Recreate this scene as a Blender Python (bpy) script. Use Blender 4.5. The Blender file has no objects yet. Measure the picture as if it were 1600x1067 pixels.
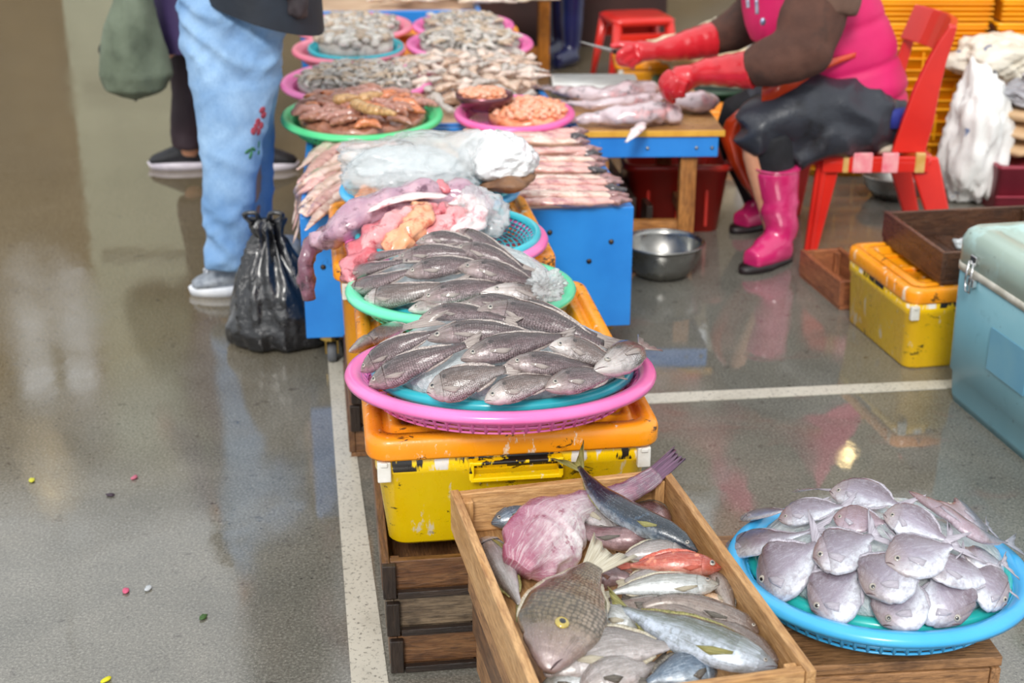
import bpy, bmesh, math, random
from mathutils import Vector, Matrix, noise
random.seed(7)
R = random.Random(11)
V = Vector
scn = bpy.context.scene
COL = scn.collection
# ------------------------------------------------------------------ camera
F = 2222.0; P = math.atan(883 / F); H = 1.40
cd = bpy.data.cameras.new('camera'); cam = bpy.data.objects.new('camera', cd); COL.objects.link(cam)
cam.location = (0, 0, H); cam.rotation_euler = (math.pi / 2 - P, 0, 0)
cd.sensor_width = 36; cd.lens = 50.0; cd.clip_start = .05; cd.clip_end = 100
cd.dof.use_dof = True; cd.dof.focus_distance = 2.2; cd.dof.aperture_fstop = 5.0
scn.camera = cam
CAM = V((0, 0, H))
# ------------------------------------------------------------------ world and light
w = bpy.data.worlds.new('sky'); scn.world = w; w.use_nodes = True
bg = w.node_tree.nodes['Background']
bg.inputs[0].default_value = (0.93, 0.97, 1.0, 1); bg.inputs[1].default_value = 1.15
sd = bpy.data.lights.new('sun', 'SUN'); sun = bpy.data.objects.new('sun', sd); COL.objects.link(sun)
sd.energy = 2.2; sd.angle = math.radians(14); sd.color = (1, .97, .92)
sun.rotation_euler = (math.radians(52), math.radians(-12), 0)
scn.view_settings.view_transform = 'Standard'; scn.view_settings.look = 'None'
scn.view_settings.exposure = 0.08; scn.view_settings.gamma = 1
scn.view_settings.use_curve_mapping = False

# ------------------------------------------------------------------ helpers
def ray(px, py):
    x = (px - 800) / F; y = -(py - 533.5) / F
    return V((x, math.cos(P) + y * math.sin(P), -math.sin(P) + y * math.cos(P)))
def at(px, py, z):
    d = ray(px, py); return CAM + d * ((z - H) / d.z)
def onY(px, py, Y):
    d = ray(px, py); return CAM + d * (Y / d.y)
def zdepth(p):
    q = V(p) - CAM; return q.y * math.cos(P) - q.z * math.sin(P)
def mpp(p): return zdepth(p) / F      # metres per pixel at p

def lin(h):
    h = h.lstrip('#'); c = [int(h[i:i + 2], 16) / 255 for i in (0, 2, 4)]
    return tuple([(v / 12.92 if v <= .04045 else ((v + .055) / 1.055) ** 2.4) for v in c] + [1])

MATS = {}
class NT:
    def __init__(s, name):
        s.m = bpy.data.materials.new(name); s.m.use_nodes = True
        s.t = s.m.node_tree; s.b = s.t.nodes['Principled BSDF']; s.out = s.t.nodes['Material Output']
    def n(s, k, **kw):
        o = s.t.nodes.new(k)
        for a, v in kw.items():
            if a.startswith('i_'):
                key = a[2:]
                key = int(key) if key.isdigit() else key.replace('_', ' ')
                o.inputs[key].default_value = v
            else: setattr(o, a, v)
        return o
    def l(s, a, b): s.t.links.new(a, b)
    def coord(s, kind='Object', scale=(1, 1, 1)):
        tc = s.n('ShaderNodeTexCoord'); mp = s.n('ShaderNodeMapping')
        mp.inputs['Scale'].default_value = scale
        s.l(tc.outputs[kind], mp.inputs[0]); return mp.outputs[0]
    def noise(s, vec, scale, detail=4, rough=.55, dist=0):
        o = s.n('ShaderNodeTexNoise'); o.inputs['Scale'].default_value = scale; o.inputs['Detail'].default_value = detail
        o.inputs['Roughness'].default_value = rough; o.inputs['Distortion'].default_value = dist
        s.l(vec, o.inputs['Vector']); return o.outputs['Fac']
    def ramp(s, fac, stops, interp='LINEAR'):
        o = s.n('ShaderNodeValToRGB'); e = o.color_ramp.elements; o.color_ramp.interpolation = interp
        while len(e) < len(stops): e.new(.5)
        for k, (p, c) in enumerate(stops):
            e[k].position = p; e[k].color = c if not isinstance(c, (int, float)) else (c, c, c, 1)
        s.l(fac, o.inputs[0]); return o.outputs[0]
    def mix(s, fac, a, b, mode='MIX'):
        o = s.n('ShaderNodeMix', data_type='RGBA', blend_type=mode)
        for sock, v in ((o.inputs[0], fac), (o.inputs[6], a), (o.inputs[7], b)):
            if hasattr(v, 'links') or hasattr(v, 'is_linked'): s.l(v, sock)
            else: sock.default_value = v
        return o.outputs[2]
    def math(s, op, a, b=None):
        o = s.n('ShaderNodeMath', operation=op)
        for i, v in enumerate((a, b)):
            if v is None: continue
            if hasattr(v, 'is_linked'): s.l(v, o.inputs[i])
            else: o.inputs[i].default_value = v
        return o.outputs[0]
    def bump(s, h, strength=.3, dist=.01, prev=None):
        o = s.n('ShaderNodeBump'); o.inputs['Strength'].default_value = strength; o.inputs['Distance'].default_value = dist
        s.l(h, o.inputs['Height'])
        if prev is not None: s.l(prev, o.inputs['Normal'])
        s.l(o.outputs[0], s.b.inputs['Normal']); return o.outputs[0]
    def set(s, **kw):
        for k, v in kw.items():
            i = s.b.inputs[k.replace('_', ' ')]
            if hasattr(v, 'is_linked'): s.l(v, i)
            else: i.default_value = v

def plain(name, c1, c2=None, scale=8, rough=.5, bump=0, bscale=60, metal=0, coat=0, spots=None, alpha=1, trans=0, sss=0, stretch=(1, 1, 1), rvar=0.0, bdist=.004):
    if name in MATS: return MATS[name]
    s = NT(name); co = s.coord('Object', stretch)
    if c2:
        f = s.noise(co, scale); f = s.ramp(f, [(.35, 0.), (.65, 1.)])
        c = s.mix(f, lin(c1), lin(c2))
    else: c = None
    for sp in (spots or []):     # (colour, scale, lo, hi)
        f2 = s.noise(co, sp[1], 5, .65); f2 = s.ramp(f2, [(sp[2], 0.), (sp[3], 1.)])
        c = s.mix(f2, c if c is not None else lin(c1), lin(sp[0]))
    if c is not None: s.set(Base_Color=c)
    else: s.set(Base_Color=lin(c1))
    s.set(Roughness=rough, Metallic=metal)
    if rvar:
        f3 = s.noise(co, scale * 1.7, 4); s.set(Roughness=s.ramp(f3, [(.35, max(.03, rough - rvar)), (.65, min(1, rough + rvar))]))
    if coat: s.set(Coat_Weight=coat, Coat_Roughness=.12)
    if alpha < 1: s.set(Alpha=alpha)
    if trans: s.set(Transmission_Weight=trans, IOR=1.3)
    if sss: s.set(Subsurface_Weight=sss, Subsurface_Scale=.01)
    if bump: s.bump(s.noise(co, bscale, 5, .6), bump, bdist)
    MATS[name] = s.m; return s.m

def wood(name, a, b, dark, wet=.55, worn=.5):
    if name in MATS: return MATS[name]
    s = NT(name); co = s.coord('Object', (1.2, 9, 9))
    oi = s.n('ShaderNodeObjectInfo'); ad = s.n('ShaderNodeVectorMath', operation='ADD')
    s.l(co, ad.inputs[0]); s.l(oi.outputs['Random'], ad.inputs[1])
    sc = s.n('ShaderNodeVectorMath', operation='ADD'); s.l(ad.outputs[0], sc.inputs[0])
    ml = s.n('ShaderNodeMath', operation='MULTIPLY', i_1=17.0); s.l(oi.outputs['Random'], ml.inputs[0]); s.l(ml.outputs[0], sc.inputs[1])
    v = sc.outputs[0]
    g = s.noise(v, 5.5, 6, .6, 1.2)
    fine = s.noise(v, 26, 5, .7, .4)
    c = s.mix(s.ramp(g, [(.35, 0.), (.62, 1.)]), lin(a), lin(b))
    c = s.mix(s.ramp(fine, [(.42, 0.), (.72, .85)]), c, lin(dark))
    co2 = s.coord('Object', (1, 1, 1)); st = s.noise(co2, 7, 5, .65)
    c = s.mix(s.ramp(st, [(.52, 0.), (.72, worn)]), c, lin(dark))
    br = s.n('ShaderNodeMapRange', i_3=.8, i_4=1.12); s.l(oi.outputs['Random'], br.inputs[0])
    hv = s.n('ShaderNodeHueSaturation'); s.l(br.outputs[0], hv.inputs['Value']); s.l(c, hv.inputs['Color'])
    s.set(Base_Color=hv.outputs[0], Roughness=s.ramp(st, [(.3, wet - .2), (.7, wet + .15)]))
    s.bump(fine, .5, .004)
    MATS[name] = s.m; return s.m

def fishmat(name, back, side, belly, mott=None, scales=0, head=None, vlo=.25, vmid=.5, vhi=.85, rough=.28, bars=None, spotc=None, tailc=None, spot=None, streak=1.0):
    if name in MATS: return MATS[name]
    s = NT(name); tc = s.n('ShaderNodeTexCoord'); sep = s.n('ShaderNodeSeparateXYZ'); s.l(tc.outputs['UV'], sep.inputs[0])
    co = s.coord('Object'); oi = s.n('ShaderNodeObjectInfo')
    off = s.n('ShaderNodeVectorMath', operation='ADD'); s.l(co, off.inputs[0]); s.l(oi.outputs['Random'], off.inputs[1]); co = off.outputs[0]
    nz = s.noise(co, 34, 4, .6); nz2 = s.noise(co, 120, 6, .75); nz3 = s.noise(co, 420, 4, .7)
    a = s.math('ADD', sep.outputs[1], s.math('MULTIPLY', s.math('SUBTRACT', nz, .5), .38))
    c = s.ramp(a, [(vlo, lin(belly)), (vmid, lin(side)), (vhi, lin(back))])
    if mott: c = s.mix(s.ramp(nz2, [(.45, 0.), (.68, .75)]), c, lin(mott))
    if spotc:
        n3 = s.noise(co, 75, 3, .5); c = s.mix(s.ramp(n3, [(.6, 0.), (.7, .8)]), c, lin(spotc))
    if head: c = s.mix(s.ramp(s.math('ADD', sep.outputs[0], s.math('MULTIPLY', s.math('SUBTRACT', nz, .5), .25)), [(.05, .85), (.3, 0.)]), c, lin(head))
    if tailc: c = s.mix(s.ramp(s.math('ADD', sep.outputs[0], s.math('MULTIPLY', s.math('SUBTRACT', nz, .5), .3)), [(.42, 0.), (.8, .92)]), c, lin(tailc))
    st = s.n('ShaderNodeMapping'); st.inputs['Scale'].default_value = (5, 16, 1); s.l(tc.outputs['UV'], st.inputs[0]); stv = s.n('ShaderNodeVectorMath', operation='ADD'); s.l(st.outputs[0], stv.inputs[0]); s.l(oi.outputs['Random'], stv.inputs[1])
    stn = s.noise(stv.outputs[0], 1.6, 5, .65, .8); c = s.mix(s.ramp(stn, [(.5, 0.), (.68, .5 * streak)]), c, lin(belly)); c = s.mix(s.ramp(stn, [(.3, .55 * streak), (.46, 0.)]), c, lin(back))
    if spot:
        du = s.math('DIVIDE', s.math('SUBTRACT', sep.outputs[0], spot[0]), spot[2]); dv = s.math('DIVIDE', s.math('SUBTRACT', sep.outputs[1], spot[1]), spot[3])
        rr_ = s.math('ADD', s.math('MULTIPLY', du, du), s.math('MULTIPLY', dv, dv)); c = s.mix(s.ramp(s.math('ADD', rr_, s.math('MULTIPLY', nz2, .8)), [(.7, .95), (1.3, 0.)]), c, lin('1c1614'))
    if bars:
        wv = s.n('ShaderNodeTexWave', i_Scale=bars[1], i_Distortion=9.0, i_Detail=3.0); wv.bands_direction = 'X'
        m2 = s.n('ShaderNodeMapping'); m2.inputs['Scale'].default_value = (1, .25, 1); s.l(tc.outputs['UV'], m2.inputs[0]); s.l(m2.outputs[0], wv.inputs['Vector'])
        up = s.ramp(sep.outputs[1], [(.55, 0.), (.68, 1.)])
        c = s.mix(s.math('MULTIPLY', s.ramp(wv.outputs['Fac'], [(.45, 0.), (.6, 1.)]), up), c, lin(bars[0]))
    br = s.n('ShaderNodeMapRange', i_3=.84, i_4=1.12); s.l(oi.outputs['Random'], br.inputs[0])
    hv = s.n('ShaderNodeHueSaturation'); s.l(br.outputs[0], hv.inputs['Value']); s.l(c, hv.inputs['Color'])
    c = hv.outputs[0]
    hb = s.math('ADD', s.math('MULTIPLY', nz2, .8), s.math('MULTIPLY', nz3, .35))
    c = s.mix(s.ramp(nz3, [(.58, 0.), (.75, .35)]), c, lin('e6e2e4')); c = s.mix(s.ramp(nz, [(.32, .45), (.5, 0.)]), c, lin(back))
    if scales:
        mp = s.n('ShaderNodeMapping'); mp.inputs['Scale'].default_value = (scales * 1.8, scales * .9, 1); s.l(tc.outputs['UV'], mp.inputs[0])
        vo = s.n('ShaderNodeTexVoronoi', feature='F1', i_Scale=1.0, i_Randomness=.35); s.l(mp.outputs[0], vo.inputs['Vector'])
        msk = s.ramp(sep.outputs[0], [(.24, 0.), (.3, 1.)])
        hb = s.math('ADD', hb, s.math('MULTIPLY', s.math('MULTIPLY', vo.outputs['Distance'], msk), -1.3))
        c = s.mix(s.math('MULTIPLY', s.ramp(vo.outputs['Distance'], [(.3, 0.), (.6, .8)]), msk), c, lin(mott or back))
    s.set(Base_Color=c, Roughness=s.ramp(nz2, [(.35, rough - .12), (.7, rough + .12)]), Metallic=.12, Coat_Weight=.9, Coat_Roughness=.07, Subsurface_Weight=.06, Subsurface_Scale=.004)
    s.bump(hb, .45, .0022)
    cb = s.n('ShaderNodeBump'); cb.inputs['Strength'].default_value = .3; cb.inputs['Distance'].default_value = .0012; s.l(s.math('ADD', nz2, s.math('MULTIPLY', nz3, .5)), cb.inputs['Height']); s.l(cb.outputs[0], s.b.inputs['Coat Normal'])
    MATS[name] = s.m; return s.m

def s_dir(f): return f[2]
class MB:
    def __init__(s): s.v = []; s.f = []; s.uv = []
    def add(s, vs, fs, uv=None):
        o = len(s.v); s.v += [V(p) for p in vs]; s.f += [tuple(o + i for i in f) for f in fs]
        s.uv += (uv or [(0, 0)] * len(vs)); return s
    def box(s, c, d, rz=0, taper=1.0):
        cx, cy, cz = c; x, y, z = d[0] / 2, d[1] / 2, d[2] / 2; vs = []
        for k, t in ((-1, taper), (1, 1)):
            for i, j in ((-1, -1), (1, -1), (1, 1), (-1, 1)):
                a, b = i * x * t, j * y * t
                vs.append((cx + a * math.cos(rz) - b * math.sin(rz), cy + a * math.sin(rz) + b * math.cos(rz), cz + k * z))
        return s.add(vs, [(3, 2, 1, 0), (4, 5, 6, 7), (0, 1, 5, 4), (1, 2, 6, 5), (2, 3, 7, 6), (3, 0, 4, 7)])
    def loft(s, rings, caps=(True, True), closed=True, uv=None):
        n = len(rings[0]); vs = [p for r in rings for p in r]; fs = []
        for i in range(len(rings) - 1):
            for j in range(n if closed else n - 1):
                k = (j + 1) % n; fs.append((i * n + j, i * n + k, (i + 1) * n + k, (i + 1) * n + j))
        if caps[0]: fs.append(tuple(range(n - 1, -1, -1)))
        if caps[1]: fs.append(tuple((len(rings) - 1) * n + j for j in range(n)))
        return s.add(vs, fs, uv)
    def tube(s, path, rad, seg=10, caps=(True, True), flat=1.0, up=None):
        path = [V(p) for p in path]; rings = []
        if not hasattr(rad, '__len__'): rad = [rad] * len(path)
        ref = up
        for i, p in enumerate(path):
            t = (path[min(i + 1, len(path) - 1)] - path[max(i - 1, 0)]).normalized()
            if ref is None: ref = V((0, 0, 1)) if abs(t.z) < .9 else V((1, 0, 0))
            a = t.cross(ref)
            if a.length < 1e-5: a = t.orthogonal()
            a.normalize(); b = a.cross(t).normalized()
            if up is None: ref = b
            rings.append([p + a * (rad[i] * math.cos(q)) + b * (rad[i] * flat * math.sin(q)) for q in [2 * math.pi * k / seg for k in range(seg)]])
        return s.loft(rings, caps)
    def lathe(s, prof, seg=48, c=(0, 0, 0), close=False):
        rings = []
        for r, z in prof: rings.append([V((c[0] + r * math.cos(a), c[1] + r * math.sin(a), c[2] + z)) for a in [2 * math.pi * k / seg for k in range(seg)]])
        if close: rings.append(rings[0])
        return s.loft(rings, (not close and prof[0][0] < 1e-3 or False, False))
    def ball(s, c, r, seg=12, ring=8, M=None):
        if not hasattr(r, '__len__'): r = (r, r, r)
        rs = []
        for i in range(1, ring):
            a = math.pi * i / ring
            rs.append([V((r[0] * math.sin(a) * math.cos(b), r[1] * math.sin(a) * math.sin(b), -r[2] * math.cos(a))) for b in [2 * math.pi * k / seg for k in range(seg)]])
        rs = [[(M @ p if M else p) + V(c) for p in q] for q in rs]
        return s.loft(rs)
    def build(s, name, mat, parent=None, loc=(0, 0, 0), rz=0, smooth=True, off=None, bevel=0):
        me = bpy.data.meshes.new(name)
        vs = [tuple(p - off) if off is not None else tuple(p) for p in s.v]
        me.from_pydata(vs, [], s.f)
        if any(u != (0, 0) for u in s.uv):
            ul = me.uv_layers.new(name='UVMap')
            for lp in me.loops: ul.data[lp.index].uv = s.uv[lp.vertex_index]
        if smooth: me.polygons.foreach_set('use_smooth', [True] * len(me.polygons))
        me.update()
        if mat: me.materials.append(mat)
        o = bpy.data.objects.new(name, me); COL.objects.link(o)
        o.location = loc; o.rotation_euler = (0, 0, rz)
        if parent: o.parent = parent
        if bevel:
            m = o.modifiers.new('b', 'BEVEL'); m.width = bevel; m.segments = 2; m.limit_method = 'ANGLE'; m.angle_limit = .7
            if smooth is False: me.polygons.foreach_set('use_smooth', [False] * len(me.polygons))
        return o

def tag(o, label=None, cat=None, group=None, kind=None):
    if label: o['label'] = label
    if cat: o['category'] = cat
    if group: o['group'] = group
    if kind: o['kind'] = kind
    return o
def thing(name, label, cat, loc=(0, 0, 0), rz=0, group=None, tilt=None):
    o = bpy.data.objects.new(name, None); COL.objects.link(o); o.empty_display_size = .05
    o.location = loc; o.rotation_euler = (tilt[0], tilt[1], rz) if tilt else (0, 0, rz)
    return tag(o, label, cat, group)
def board(name, parent, c, d, mat, rz=0, bevel=.0015, tilt=0):
    """plank whose grain runs along its longest side (own local x)"""
    lx, ly, lz = d; k = max(range(3), key=lambda i: d[i])
    m = MB()
    if k == 0: m.box((0, 0, 0), d); rot = (tilt, 0, rz)
    elif k == 1: m.box((0, 0, 0), (ly, lx, lz)); rot = (0, 0, rz + math.pi / 2)
    else: m.box((0, 0, 0), (lz, ly, lx)); rot = (0, -math.pi / 2, rz)
    # roughen
    o = m.build(name, mat, parent, c, 0, smooth=False, bevel=bevel); o.rotation_euler = rot
    return o
def rrect(lx, ly, r, z, n=5, cx=0, cy=0):
    pts = []
    for (sx, sy, a0) in ((1, 1, 0), (-1, 1, 90), (-1, -1, 180), (1, -1, 270)):
        for k in range(n + 1):
            a = math.radians(a0 + 90 * k / n)
            pts.append(V((cx + sx * (lx / 2 - r) + r * math.cos(a), cy + sy * (ly / 2 - r) + r * math.sin(a), z)))
    return pts
def catmull(pts, n):
    pts = [V(p) for p in pts]
    if len(pts) == 2: return [pts[0].lerp(pts[1], i / (n - 1)) for i in range(n)]
    q = [pts[0] * 2 - pts[1]] + pts + [pts[-1] * 2 - pts[-2]]; out = []
    for i in range(1, len(q) - 2):
        for k in range(20):
            t = k / 20; a, b, c, d = q[i - 1], q[i], q[i + 1], q[i + 2]
            out.append(.5 * ((2 * b) + (c - a) * t + (2 * a - 5 * b + 4 * c - d) * t * t + (3 * b - a - 3 * c + d) * t ** 3))
    out.append(pts[-1])
    L = [0]
    for i in range(1, len(out)): L.append(L[-1] + (out[i] - out[i - 1]).length)
    res = []; j = 0
    for k in range(n):
        s = L[-1] * k / (n - 1)
        while j < len(L) - 2 and L[j + 1] < s: j += 1
        d = L[j + 1] - L[j]; res.append(out[j].lerp(out[j + 1], (s - L[j]) / d if d > 0 else 0))
    return res
def interp(tab, u):
    for i in range(len(tab) - 1):
        if u <= tab[i + 1][0]:
            t = (u - tab[i][0]) / (tab[i + 1][0] - tab[i][0]); t = max(0, min(1, t)); t2 = t * t * (3 - 2 * t); t = .5 * t + .5 * t2
            return [a + (b - a) * t for a, b in zip(tab[i][1:], tab[i + 1][1:])]
    return list(tab[-1][1:])

# profile tables: u, up, down, width (fractions of half height)
PROF = {
 'croaker': ([(0, .08, .10, .12), (.03, .30, .28, .34), (.08, .52, .5, .55), (.16, .78, .74, .8), (.26, .98, .92, .95), (.38, 1, 1, 1), (.55, .86, .84, .84), (.72, .58, .56, .52), (.88, .3, .3, .25), (1, .24, .24, .1)], .72),
 'pomfret': ([(0, .05, .05, .2), (.03, .28, .26, .45), (.08, .52, .5, .7), (.16, .78, .76, .9), (.28, .97, .96, 1), (.42, 1, 1, 1), (.58, .88, .88, .8), (.74, .58, .58, .5), (.88, .22, .22, .24), (1, .13, .13, .12)], .22),
 'slim': ([(0, .10, .10, .15), (.05, .38, .36, .4), (.12, .66, .64, .7), (.22, .9, .88, .92), (.38, 1, 1, 1), (.55, .93, .95, .92), (.75, .6, .62, .6), (.9, .28, .28, .3), (1, .16, .16, .12)], .78),
 'snapper': ([(0, .13, .13, .2), (.03, .28, .26, .36), (.1, .5, .48, .6), (.2, .78, .76, .84), (.32, 1, .96, 1), (.48, .98, 1, 1), (.65, .78, .8, .74), (.82, .46, .46, .4), (1, .24, .24, .14)], .52),
 'goby': ([(0, .3, .3, .4), (.05, .62, .6, .8), (.14, .95, .9, 1.1), (.28, 1, 1, 1.0), (.5, .8, .8, .8), (.75, .5, .5, .5), (1, .24, .24, .15)], .85),
 'monk': ([(0, .45, .45, .5), (.05, .8, .8, .8), (.14, 1, 1, 1), (.26, 1.05, 1.05, 1), (.38, .95, .95, .9), (.50, .5, .5, .65), (.66, .36, .36, .5), (.8, .32, .32, .4), (.92, .3, .3, .25), (1, .25, .25, .1)], .55),
}
eye_w = plain('fish_eye_silver', 'b4aca0', '8a8178', 60, .15, coat=1)
eye_y = plain('fish_eye_yellow', 'c9b04a', '9c8a44', 60, .12, coat=1)
eye_r = plain('fish_eye_red', 'b08078', 'd0c0b0', 90, .15, coat=1)
eye_b = plain('fish_pupil', '0d1016', None, 1, .06, coat=1)
mouthm = plain('fish_mouth', '6e585a', '4a3638', 80, .3)

def fish(name, label, group, pts, hpx, prof, mats, S=None, lean=.7, dors='u', eye=(.115, .22, .15), tail=(.16, .62, .35), pect=.2, dfin=.22, body_frac=.84, gill=True, hm=None, eyemat=None, wr=None, rough=0.0, n=30, m=18, mouth=True, cat='fish', eyes=None, seed=0):
    bodym, finm = mats
    tabs, wratio = PROF[prof]
    if wr: wratio = wr
    pts = [V(p) for p in pts]
    full = catmull(pts, 61)
    nb = int(60 * body_frac)
    spine = catmull(full[:nb + 1:3] + [full[nb]], n)
    tailp = full[nb:]
    mid = spine[n // 2]
    base = V((mid.x, mid.y, min(p.z for p in spine) - .01))
    Sv = S
    if Sv is None:
        tc_ = (CAM - mid).normalized(); Sv = (tc_ * lean + V((0, 0, 1)) * (1 - lean)).normalized()
    T0 = (spine[-1] - spine[0]).normalized()
    Sv = (Sv - T0 * Sv.dot(T0)).normalized()
    D0 = T0.cross(Sv).normalized()
    iu = {'u': V((0, math.sin(P), math.cos(P))), 'd': V((0, -math.sin(P), -math.cos(P))), 'l': V((-1, 0, 0)), 'r': V((1, 0, 0))}[dors]
    sg = 1 if D0.dot(iu) >= 0 else -1
    view = (mid - CAM).normalized(); D0p = (D0 - view * D0.dot(view)).length
    h = hm if hm else .5 * 1.12 * hpx * mpp(mid) / max(.35, D0p)
    L = sum((spine[i + 1] - spine[i]).length for i in range(n - 1))
    root = thing(name, label, cat, base, 0, group)
    fr = []
    for i in range(n):
        t = (spine[min(i + 1, n - 1)] - spine[max(i - 1, 0)]).normalized()
        s_ = (Sv - t * Sv.dot(t)).normalized(); d = t.cross(s_).normalized() * sg
        fr.append((spine[i], t, s_, d))
    def surf(u, th, k=0.0):
        i = min(n - 2, max(0, int(u * (n - 1)))); q = u * (n - 1) - i
        p0, t0, s0, d0 = fr[i]; p1, t1, s1, d1 = fr[i + 1]
        p = p0.lerp(p1, q); s_ = s0.lerp(s1, q); d = d0.lerp(d1, q)
        up, dn, wd = interp(tabs, u)
        c, sn = math.cos(th), math.sin(th)
        hh = (up if c > 0 else dn) * h; ww = wd * h * wratio
        ex = .9
        return p + d * (hh * math.copysign(abs(c) ** ex, c)) * (1 + k) + s_ * (ww * math.copysign(abs(sn) ** ex, sn)) * (1 + k)
    mb = MB(); rings = []; uv = []
    for i in range(n):
        u = i / (n - 1); u2 = u ** 1.25 if i else 0; r_ = []
        for j in range(m):
            th = 2 * math.pi * j / m
            k = 0
            if gill:
                g = .235 + .03 * math.cos(th) ** 2 * -1
                k -= .05 * math.exp(-((u2 - g) / .018) ** 2)
            p = surf(u2, th, k)
            if rough:
                q_ = p * 26 + V((seed, 0, 0)); p += s_dir(fr[i]) * 0 + (p - spine[i]).normalized() * rough * h * (.45 - abs(noise.noise(q_)) * 2.2 + .3 * noise.noise(q_ * 2.3)) * (1 - .7 * u2)
            r_.append(p); uv.append((u2, .5 + .5 * math.cos(th)))
        rings.append(r_)
    mb.loft(rings, uv=uv); mb.build('body', bodym, root, off=base)
    # tail fin
    if tail:
        ln, sp, fork = tail
        tl = (full[60] - full[nb]).length; p0, t0, s0, d0 = fr[-1]
        tdir = (full[60] - full[nb]).normalized()
        if tl < 1e-4: tl = L * ln
        nr = 13; fm = MB(); vs = []; uvs = []
        ph = tabs[-1][1] * h
        for k in range(nr):
            a = -1 + 2 * k / (nr - 1)
            ln_k = tl * (1 - fork * (1 - abs(a)) ** 1.1)
            for q in range(4):
                f_ = q / 3
                wd = ph * (1 - f_) + sp * h * f_
                cpt = p0 - tdir * (.04 * L) * (1 - f_)
                vv = cpt + tdir * ln_k * f_ + d0 * a * wd + s0 * (.06 * h * math.sin(k * 2.2) * f_)
                vs.append(vv); uvs.append((f_, a * .5 + .5))
        fs = [(k * 4 + q, k * 4 + q + 1, (k + 1) * 4 + q + 1, (k + 1) * 4 + q) for k in range(nr - 1) for q in range(3)]
        fm.add(vs, fs, uvs); o = fm.build('tail_fin', finm, root, off=base)
        sm = o.modifiers.new('s', 'SOLIDIFY'); sm.thickness = .0012; sm.offset = 0
    if gill:
        gm = MB(); vs = []; uvs = []; A = 12; B = 7
        for a in range(A):
            th = math.radians(28 + (152 - 28) * a / (A - 1)); cc = math.cos(th)
            ue = .245 - .03 * cc * cc
            for b in range(B):
                f_ = b / (B - 1); u = .11 + (ue - .11) * f_
                off_ = .012 + .055 * f_ if 0 < b else -.02
                if b == B - 1: off_ = .03
                edge = min(a, A - 1 - a) / 2.0; off_ = off_ if edge >= 1 else off_ * edge - .015 * (1 - edge)
                vs.append(surf(u, th, off_)); uvs.append((u, .5 + .5 * cc))
        fs = [(a * B + b, a * B + b + 1, (a + 1) * B + b + 1, (a + 1) * B + b) for a in range(A - 1) for b in range(B - 1)]
        gm.add(vs, fs, uvs); gm.build('gill_cover', bodym, root, off=base)
    if eye:
        ue, ve, er = eye
        for sd_ in ((1, -1) if eyes == 2 else (1,)):
            th = math.acos(ve) * sd_
            c = surf(ue, th); nrm = (surf(ue, th, .3) - c).normalized()
            z = nrm; x = z.orthogonal().normalized(); y = z.cross(x); M = Matrix((x, y, z)).transposed()
            r = er * h
            em = MB(); em.ball(c, (r, r, r * .38), 14, 8, M); eo = em.build('eye', eyemat or eye_w, root, off=base)
            pm = MB(); pm.ball(c + z * r * .17, (r * .60, r * .60, r * .27), 12, 6, M); pm.build('pupil', eye_b, eo, off=base)
    if mouth:
        mm = MB(); pth = [surf(.002, math.pi / 2 + .1), surf(.025, math.radians(104), .02), surf(.05, math.radians(112), .03), surf(.075, math.radians(120), .02)]
        mm.tube(pth, [.015 * h, .026 * h, .022 * h, .006 * h], 6); mm.build('mouth', mouthm, root, off=base)
    if pect:
        fm = MB(); vs = []; uvs = []
        for k in range(7):
            a = -1 + 2 * k / 6
            for q in range(4):
                f_ = q / 3; u = .25 + (pect * (1 - .45 * abs(a))) * f_; th = math.radians(100 + a * (4 + 8 * f_) + 12 * f_)
                vs.append(surf(u, th, .03 + .035 * f_ + .012 * math.sin(k * 3))); uvs.append((f_, a * .5 + .5))
        fs = [(k * 4 + q, k * 4 + q + 1, (k + 1) * 4 + q + 1, (k + 1) * 4 + q) for k in range(6) for q in range(3)]
        fm.add(vs, fs, uvs); o = fm.build('pectoral_fin', finm, root, off=base)
        sm = o.modifiers.new('s', 'SOLIDIFY'); sm.thickness = .0008; sm.offset = 0
    if dfin:
        for nm, th0, u0, u1, hh in (('dorsal_fin', 0, .28, .88, dfin), ('anal_fin', math.pi, .58, .86, dfin * .8)):
            fm = MB(); vs = []; uvs = []; K = 15
            for k in range(K):
                u = u0 + (u1 - u0) * k / (K - 1); p = surf(u, th0, -.06); i = min(n - 1, int(u * (n - 1)))
                d = fr[i][3] * (1 if th0 == 0 else -1)
                f_ = math.sin(math.pi * (k + .8) / (K + .6)) ** .6 * (1 - .12 * (k % 2))
                vs += [p, p + (d * .9 + fr[i][1] * .55 - fr[i][2] * .25) * (hh * h * f_ + .02 * h)]; uvs += [(0, k / K), (1, k / K)]
            fs = [(2 * k, 2 * k + 1, 2 * k + 3, 2 * k + 2) for k in range(K - 1)]
            fm.add(vs, fs, uvs); o = fm.build(nm, finm, root, off=base)
            sm = o.modifiers.new('s', 'SOLIDIFY'); sm.thickness = .0008; sm.offset = 0
    return root

def finmat(name, c1, c2):
    if name in MATS: return MATS[name]
    s = NT(name); tc = s.n('ShaderNodeTexCoord'); mp = s.n('ShaderNodeMapping'); mp.inputs['Scale'].default_value = (.6, 26, 1)
    s.l(tc.outputs['UV'], mp.inputs[0]); f = s.noise(mp.outputs[0], 1.6, 3, .6)
    s.set(Base_Color=s.mix(s.ramp(f, [(.4, 0.), (.6, 1.)]), lin(c1), lin(c2)), Roughness=.3, Coat_Weight=.5)
    s.bump(f, .6, .002); MATS[name] = s.m; return s.m

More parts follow.
